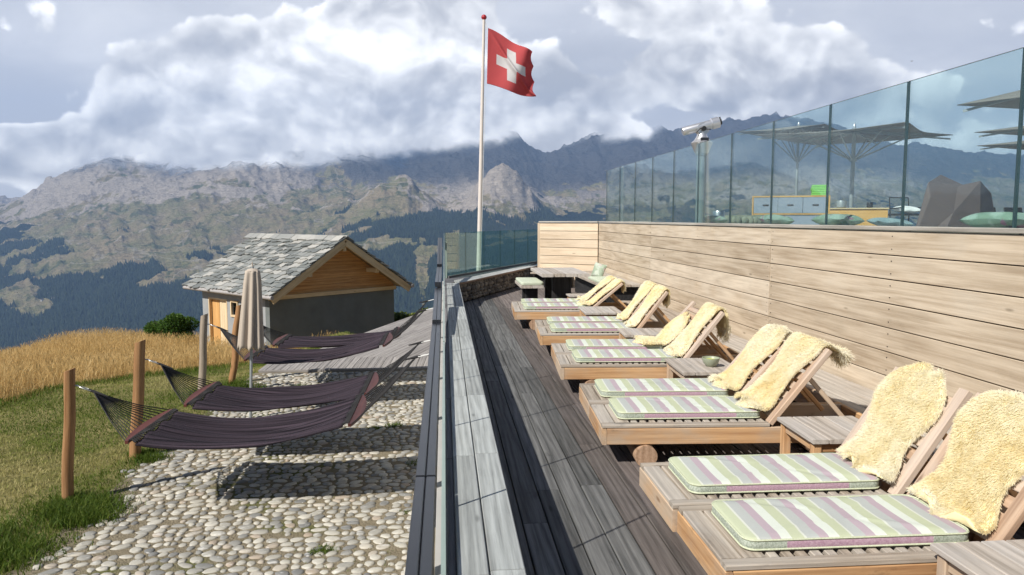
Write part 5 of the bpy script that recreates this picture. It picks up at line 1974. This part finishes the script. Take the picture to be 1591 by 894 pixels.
side_table('slatted side table behind the farthest pair, next to the picnic table', 2.02, 11.86, .5, .46)
side_table('empty slatted side table between the farthest and second pairs', 1.86, 9.66, .52, .72, R(-3))
side_table('empty slatted side table between the second and middle pairs', 1.93, 7.76, .52, .50, R(-4))
side_table('slatted side table carrying the lime bowl, next to the middle pair', 1.93, 5.80, .52, .62, R(-3))
side_table('empty slatted side table just behind the nearest pair of loungers', 2.07, 3.93, .5, .49, R(-2))
side_table('slatted side table cut off by the bottom right frame corner', 1.86, 2.03, .52, .57)


def bowl(label, x, y, z, r):
    root = empty('bowl', (x, y, z)); tag(root, label, 'bowl')
    b = MB()
    b.lathe([(r * .45, 0), (r * .55, .006), (r * .82, .03), (r * .98, .062), (r, .075), (r * .94, .075), (r * .80, .045), (r * .5, .022), (0, .018)], (0, 0, 0), 24)
    b.build('shell', [M['ceramic']], parent=root, smooth=40)
    f = MB(); f.lathe([(r * .80, .05), (r * .6, .060), (r * .3, .064), (0, .066)], (0, 0, 0), 18); f.build('filling', [M['lime']], parent=root, smooth=60)


bowl('small grey-green bowl with lime filling on a slatted side table', 2.245, 6.02, .351, .075)

# ------------------------------------------------------------------ picnic table and stool at the far end
pt = empty('picnic_table', (1.97, 12.7, 0)); tag(pt, 'rustic picnic table with a thick grey plank top on black pedestals', 'table')
for k in range(4):
    pass
tp = MB()
for k in range(4):
    w0 = 1.585 + k * .2
    tp.box((w0, 12.0 + random.uniform(-.02, .02), .645), (w0 + .194, 13.55 + random.uniform(-.03, .03), .70), axis=1, ch=.006)
child(tp, 'tabletop', [M['table_top']], pt)
for yy in (12.25, 13.1):
    pb = MB(); pb.box((1.80, yy, 0), (2.12, yy + .10, .64), axis=2, ch=.006); pb.box((1.70, yy - .05, 0), (2.22, yy + .15, .05), axis=0)
    child(pb, 'pedestal', [M['black_wood']], pt)
sn = empty('low_bench', (1.5, 13.1, 0)); tag(sn, 'low backless bench on a black block left of the picnic table', 'bench')
sb_ = MB()
for k in range(2): sb_.box((1.31 + k * .2, 12.65, .40), (1.505 + k * .2, 13.75, .45), axis=1, ch=.005)
child(sb_, 'seat', [M['table_top']], sn)
for yy in (12.85, 13.4):
    sb_ = MB(); sb_.box((1.42, yy, 0), (1.63, yy + .12, .398), axis=2, ch=.005); child(sb_, 'leg', [M['black_wood']], sn)
cushion('bench_cushion', 'pale sage cushion lying on the low backless bench', 'cushion', None, 1.05, .39, .05, (1.71, 12.67, .451), R(90), mats=[M['seat_pad']] * 3, pipe=False)
cushion('bench_cushion', 'pale sage cushion on the corner bench right of the picnic table', 'cushion', None, 1.2, .45, .05, (3.2, 12.85, .441), R(90), mats=[M['seat_pad']] * 3, pipe=False)


def pillow(name, label, cat, size, loc, rot, mats, group=None, seed=0):
    n = 22
    P = np.zeros((2, n + 1, n + 1, 3))
    for s in (0, 1):
        for a_ in range(n + 1):
            for b_ in range(n + 1):
                u, v = 2 * a_ / n - 1, 2 * b_ / n - 1
                th = max(0, (1 - u ** 4) * (1 - v ** 4)) ** .55
                pin = 1 - .09 * (1 - u * u) * abs(v) ** 3 - 0
                pin2 = 1 - .09 * (1 - v * v) * abs(u) ** 3
                P[s, a_, b_] = (u * size[0] / 2 * pin2, v * size[1] / 2 * pin, (1 if s else -1) * size[2] / 2 * th + .006 * math.sin(5 * u + 3 * v + seed))
    mb = MB()
    rv = random.random()
    mb.grid(P[1], gc=P[1] + seed, rv=rv); mb.grid(P[0], gc=P[0] + seed, rv=rv, flip=True)
    o = mb.build(name, mats, smooth=180)
    o.location = loc; o.rotation_euler = rot
    return tag(o, label, cat, group)


pillow('pillow', 'green floral pillow leaning upright on the corner bench', 'pillow', (.32, .30, .11), (3.02, 14.3, .585), (R(70), R(8), R(-60)), [M['floral']], seed=4)

# ------------------------------------------------------------------ upper terrace furnishings
TZ = 1.2
for k, (y, wx_, nm, lab, mt_) in enumerate(((10.75, .36, 'pillow', 'pale green cushion on the terrace ledge in front of the telescope pole', 'floral'),
                                            (8.62, .40, 'pillow', 'pale green cushion on the terrace ledge below the grey cabinet', 'floral'),
                                            (7.22, .44, 'pillow', 'green and pink floral cushion on the terrace ledge before the wooden counter', 'floral'),
                                            (6.33, .26, 'pillow', 'flat grey cushion on the terrace ledge beside the brown angular cover', 'grey_pad'),
                                            (4.98, .46, 'pillow', 'green floral cushion on the terrace ledge at the right frame edge', 'floral'))):
    pillow(nm, lab, 'cushion', (.32, wx_ * .98, .115 if k != 3 else .07), (3.98, y, 1.585 if k != 3 else 1.565), (0, R(4), R(8 * (-1) ** k)), [M[mt_]], 'cushions on the terrace ledge', seed=k * 3 + 1)

# coin telescope
tl = empty('telescope', (3.66, 10.5, TZ)); tag(tl, 'silver public viewing telescope on a grey post behind the glass balustrade', 'telescope')
TX, TY = 3.70, 10.5
m_ = MB(); m_.lathe([(.16, 0), (.16, .03), (.078, .05), (.070, .10), (.066, 1.30), (.082, 1.31), (.085, 1.33)], (TX, TY, TZ), 24)
child(m_, 'post', [M['grey_metal']], tl, smooth=40)
m_ = MB(); m_.lathe([(.085, 1.33), (.10, 1.35), (.150, 1.47), (.155, 1.485), (.11, 1.52), (.075, 1.58), (.07, 1.61)], (TX, TY, TZ), 28)
child(m_, 'base_collar', [M['alu']], tl, smooth=35)
m_ = MB()
m_.tube([(TX, TY - .055, TZ + 1.68), (TX, TY + .055, TZ + 1.68)], .088, n=22)
m_.box((TX - .05, TY - .05, TZ + 1.57), (TX + .05, TY + .05, TZ + 1.65), axis=2, ch=.01)
child(m_, 'yoke', [M['alu']], tl, smooth=40)
ax = nrm(np.array([1, -.08, .26]))
cen = np.array([TX + .01, TY, TZ + 1.72])
m_ = MB(); m_.tube([cen - ax * .30, cen - ax * .28, cen + ax * .12, cen + ax * .13, cen + ax * .235], [.055, .062, .064, .080, .080], n=20)
child(m_, 'tube', [M['alu']], tl, smooth=40)
m_ = MB(); m_.tube([cen + ax * .235, cen + ax * .27], [.05, .045], n=14); m_.tube([cen + ax * .25, cen + ax * .25 + np.array([0, 0, .07])], .01, n=6)
child(m_, 'eyepiece', [M['chair_black']], tl, smooth=40)
m_ = MB(); m_.tube([(TX, TY - .09, TZ + 1.68), (TX, TY - .06, TZ + 1.68)], .034, n=14); m_.tube([(TX - .11, TY - .075, TZ + 1.62), (TX - .05, TY - .075, TZ + 1.68), (TX + .10, TY - .075, TZ + 1.67)], .008, n=6)
child(m_, 'knob', [M['chair_black']], tl, smooth=40)
m_ = MB(); m_.box((TX - .055, TY - .125, TZ + 1.505), (TX + .06, TY - .10, TZ + 1.55), axis=0)
child(m_, 'coin_plate', [M['black_metal']], tl)


# large parasols
def big_parasol(label, x, y, zedge, half, rot, hub_drop=.75, rise=.42):
    root = empty('large_parasol', (x, y, TZ), rot)
    tag(root, label, 'parasol', 'large taupe parasols on the upper terrace')
    h = zedge - TZ
    n, k = 14, 64
    loops = []
    for i in range(n + 1):
        f = i / n
        row = []
        for j in range(k):
            th = 2 * math.pi * j / k
            # square outline with hollow edges
            q = (th / (math.pi / 2)) % 1
            d_ = 1 / max(abs(math.cos(th)), abs(math.sin(th)))
            pinch = abs(math.cos(2 * th))
            rad_ = half * d_ * (1 - .10 * pinch * f)
            sagz = -.06 * f * (1 - f) * 4 * abs(math.sin(4 * th)) * .6
            zz = h + rise * (1 - f) + sagz + .05 * f ** 3 * (1 - pinch)
            row.append((rad_ * f * math.cos(th), rad_ * f * math.sin(th), zz))
        loops.append(row)
    V = [p for row in loops for p in row]
    F = [(i * k + j, i * k + (j + 1) % k, (i + 1) * k + (j + 1) % k, (i + 1) * k + j) for i in range(n) for j in range(k)]
    m_ = MB(); m_.add(V, F)
    o = m_.build('canopy', [M['taupe_canvas']], parent=root, smooth=40)
    md = o.modifiers.new('thick', 'SOLIDIFY'); md.thickness = .012
    m_ = MB(); m_.tube([(0, 0, 0), (0, 0, h + rise + .02)], .045, n=14); m_.tube([(0, 0, h - hub_drop - .04), (0, 0, h - hub_drop + .05)], .085, n=14)
    m_.build('pole', [M['grey_metal']], parent=root, smooth=40)
    m_ = MB(); m_.lathe([(.03, 0), (.04, .05), (.015, .14), (0, .15)], (0, 0, h + rise), 12); m_.build('finial', [M['alu']], parent=root, smooth=50)
    for q in range(8):
        th = q * math.pi / 4 + math.pi / 4
        d_ = half * (1 / max(abs(math.cos(th)), abs(math.sin(th)))) * (1 - .10 * abs(math.cos(2 * th)))
        c_, s_ = math.cos(th), math.sin(th)
        m_ = MB(); m_.beam((.03 * c_, .03 * s_, h + rise - .05), (d_ * .97 * c_, d_ * .97 * s_, h - .035), .025, .035, ch=.002); m_.build('rib', [M['grey_metal']], parent=root)
        m_ = MB(); m_.beam((.07 * c_, .07 * s_, h - hub_drop), (d_ * .55 * c_, d_ * .55 * s_, h + rise * .45 - .07), .025, .03, ch=.002); m_.build('strut', [M['grey_metal']], parent=root)
    m_ = MB(); m_.box((-.45, -.45, 0), (.45, .45, .08), ch=.01); m_.build('base', [M['concrete']], parent=root)


big_parasol('large taupe parasol farther back with its left tip beyond the grey cabinet', 11.75, 24.0, 4.42, 1.45, R(40), .9, .24)
big_parasol('large taupe parasol with splayed struts in the middle of the terrace', 9.30, 16.3, 3.44, 1.60, R(40), .50, .18)
big_parasol('large taupe parasol highest and nearest at the right frame edge', 9.25, 8.6, 3.15, 1.75, R(8), .7, .58)
big_parasol('large taupe parasol cut by the right edge just below the highest one', 13.0, 13.0, 3.30, 1.85, R(12), .6, .36)
big_parasol('large taupe parasol lowest and farthest at the right frame edge', 15.8, 16.6, 3.37, 1.9, R(20), .6, .34)

# sideboard
cbn_ = empty('cabinet', (7.0, 15, TZ)); tag(cbn_, 'grey outdoor cabinet with three drawers and a pale wooden edge', 'cabinet')
m_ = MB()
X0, X1, Y0, Y1 = 6.27, 7.79, 14.9, 15.45
for (lo, hi) in (((X0, Y0, 2.045), (X1, Y1, 2.075)), ((X0, Y0, TZ), (X0 + .03, Y1, 2.043)), ((X1 - .03, Y0, TZ), (X1, Y1, 2.043)), ((X0 + .032, Y0, 1.68), (X1 - .032, Y1, 1.71))):
    m_.box(lo, hi, axis=0 if hi[0] - lo[0] > .1 else 2, ch=.002)
child(m_, 'carcass', [M['honey_wood']], cbn_)
m_ = MB(); m_.box((X0 + .032, Y0 + .02, TZ), (X1 - .18, Y1, 1.678), ch=0); child(m_, 'lower_panel', [M['cab_grey']], cbn_)
for k in range(3):
    w_ = (X1 - X0 - .064) / 3
    m_ = MB(); m_.box((X0 + .032 + k * w_ + .004, Y0 + .006, 1.714), (X0 + .032 + (k + 1) * w_ - .004, Y0 + .4, 2.04), ch=.002)
    dr_ = child(m_, 'drawer', [M['cab_grey']], cbn_)
    m_ = MB(); m_.box((X0 + .032 + (k + .38) * w_, Y0 - .004, 1.865), (X0 + .032 + (k + .62) * w_, Y0 + .006, 1.895), ch=.002)
    h_ = m_.build('handle', [M['chair_black']]); h_.parent = dr_
    h_.matrix_parent_inverse = Matrix.Identity(4)
cbn_.rotation_euler.z = R(-25)
cbn_.location.x += .19
tw_ = MB()
for k in range(6):
    tw_.box((7.43 + random.uniform(-.01, .01), 14.95, 2.078 + k * .036), (7.76 + random.uniform(-.01, .01), 15.35, 2.078 + k * .036 + .034), ch=.012)
tws = tw_.build('towel_stack', [M['green_towel']])
tws.matrix_world = Matrix.Translation((7.19, 15, 0)) @ Matrix.Rotation(R(-25), 4, 'Z') @ Matrix.Translation((-7.0, -15, 0))
tag(tws, 'stack of folded bright green towels on the grey cabinet', 'towels')

ct = empty('counter', (8.6, 15.5, TZ)); tag(ct, 'honey coloured wooden counter box right of the grey cabinet', 'counter')
m_ = MB(); m_.box((7.93, 15.3, TZ), (9.33, 15.32, 1.80), axis=0); m_.box((7.93, 15.322, TZ), (7.95, 15.9, 1.80), axis=1); m_.box((9.31, 15.322, TZ), (9.33, 15.9, 1.80), axis=1); m_.box((7.952, 15.9, TZ), (9.31, 15.92, 1.8), axis=0)
child(m_, 'panel', [M['honey_wood']], ct)
m_ = MB(); m_.box((7.90, 15.27, 1.802), (9.36, 15.95, 1.83), axis=0); child(m_, 'top', [M['barge_wood']], ct)


ct.rotation_euler.z = R(-28)
ct.location.x += .22


def pot(label, x, y, z, r, h, mt_):
    root = MB(); root.lathe([(r * .8, 0), (r, h * .1), (r, h * .9), (r * .92, h), (r * .85, h * .96), (r * .8, h * .2), (0, h * .18)], (0, 0, 0), 18)
    o = root.build('pot', [M[mt_]], smooth=40); o.location = (x, y, z); tag(o, label, 'pot')


pot('silvery tin pot on the wooden counter beside the parasol pole', 8.62, 15.5, 1.83, .10, .16, 'grey_metal')
pot('small dark pot near the right end of the wooden counter', 9.12, 15.25, 1.83, .06, .12, 'chair_black')
pot('round steel bucket behind the ledge beside the telescope post', 4.62, 12.2, 1.53, .10, .20, 'steel')
stn = MB()
for k in range(9):
    for r_ in range(3):
        stn.stone((5.10 + k * .10 + random.uniform(-.02, .02), 13.0, 1.2 + .09 + r_ * .14), (1, 0, 0), (0, 0, 1), (0, -1, 0), .065, .075, .05, mat=0)
stn.box((5.02, 13.0, 1.2), (6.02, 13.5, 1.66), ch=.02)
tag(stn.build('stone_planter', [M['moss_stone']], smooth=50), 'mossy rough stone planter left of the grey cabinet', 'planter')

# angular brown cover
mb = MB()
def c9(px_, py_, Y): return ((px_ - 690) / 1150 * Y * (1 + 6.5e-5 * (px_ - 690)), Y, 1.6 + (340 - py_) / 1150 * Y * 1.045)
Yf, Yb = 8.6, 9.4
v = [(*c9(1418, 0, Yf)[:2], 1.2), (*c9(1458, 0, Yf - .15)[:2], 1.2), (*c9(1527, 0, Yf)[:2], 1.2), (*c9(1560, 0, Yb)[:2], 1.2), (*c9(1430, 0, Yb)[:2], 1.2),
     c9(1439, 283.5, Yf + .1), c9(1486, 289.5, Yf + .12), c9(1522, 281, Yf + .1), c9(1458, 271, Yb - .1), c9(1494, 287, Yb - .15), c9(1540, 300, Yb - .1), c9(1444, 305, Yf + .02), c9(1482, 330, Yf - .02)]
v[0] = (v[0][0] - .03, v[0][1], 1.2)
F = [(0, 1, 12, 11), (1, 2, 12), (11, 12, 6, 5), (12, 2, 7, 6), (0, 11, 5), (0, 5, 8, 4), (5, 6, 9, 8), (6, 7, 9), (7, 10, 9), (2, 3, 10, 7), (3, 4, 8, 9, 10), (0, 4, 3, 2, 1)]
mb.add(v, F)
cv_ = mb.build('angular_cover', [M['cover_brown']])
bv = cv_.modifiers.new('edge', 'BEVEL'); bv.width = .012; bv.segments = 2
tag(cv_, 'dark brown faceted angular object standing on the terrace behind the glass', 'fireplace')

# chairs
ch = empty('wire_chair', (9.17, 14.0, TZ)); tag(ch, 'dark wire armchair with a white cushion left of the brown angular object', 'chair')
m_ = MB(); m_.tube([(8.93, 14.2, 1.70), (8.93, 14.25, 2.02), (9.33, 14.25, 2.02), (9.33, 14.2, 1.70)], .012, n=7); m_.tube([(8.93, 14.2, 1.80), (8.93, 13.8, 1.82)], .012, n=6); m_.tube([(9.33, 14.2, 1.80), (9.33, 13.8, 1.82)], .012, n=6)
child(m_, 'backrest', [M['chair_black']], ch, smooth=50)
m_ = MB(); m_.box((8.91, 13.78, 1.66), (9.35, 14.24, 1.70), ch=.006); child(m_, 'seat', [M['chair_black']], ch)
for (lx, ly) in ((8.93, 13.8), (9.33, 13.8), (8.93, 14.2), (9.33, 14.2)):
    m_ = MB(); m_.tube([(lx, ly, TZ), (lx, ly, 1.66)], .012, n=7); child(m_, 'leg', [M['chair_black']], ch)
o = pillow('pillow', 'white cushion on the dark wire armchair', 'cushion', (.40, .40, .12), (9.13, 13.98, 1.78), (R(8), 0, 0), [M['white_fabric']])
for (x, y, lab) in ((12.6, 16.0, 'low black chair just right of the brown angular object'), (13.35, 16.1, 'low black chair at the right frame edge')):
    root = empty('black_chair', (x, y, TZ)); tag(root, lab, 'chair', 'low black chairs on the terrace')
    m_ = MB(); m_.box((-.24, -.24, .36), (.24, .24, .40), ch=.01); m_.build('seat', [M['chair_black']], parent=root)
    m_ = MB(); m_.beam((0, .235, .39), (0, .30, .66), .46, .025, up=(0, 1, 0), ch=.006); m_.build('backrest', [M['chair_black']], parent=root)
    for (lx, ly) in ((-.21, -.21), (.21, -.21), (-.21, .21), (.21, .21)):
        m_ = MB(); m_.beam((lx, ly, 0), (lx, ly, .36), .035, .035, up=(1, 0, 0)); m_.build('leg', [M['chair_black']], parent=root)

# a bird in the sky
bd = MB()
bd.tube([(-.22, 0, 0), (-.12, 0, .01), (.05, 0, .0), (.2, 0, -.01), (.3, 0, 0)], [.01, .05, .06, .03, .004], n=8)
bd.add([(-.08, 0, .03), (.10, 0, .03), (.02, .3, .14), (-.10, .62, .08), (-.04, .3, .13)], [(0, 1, 2, 4), (4, 2, 3)])
bd.add([(-.08, 0, .03), (.10, 0, .03), (.02, -.3, .14), (-.10, -.62, .08), (-.04, -.3, .13)], [(0, 4, 2, 1), (4, 3, 2)])
bo = bd.build('bird', [M['bird_dark']], smooth=60)
bo.location = ((1438 - 690) / 1150 * 150, 150, 1.6 + 251 / 1150 * 150); bo.rotation_euler = (0, R(-20), R(20))
tag(bo, 'small dark bird flying in the sky above the glass balustrade', 'bird')
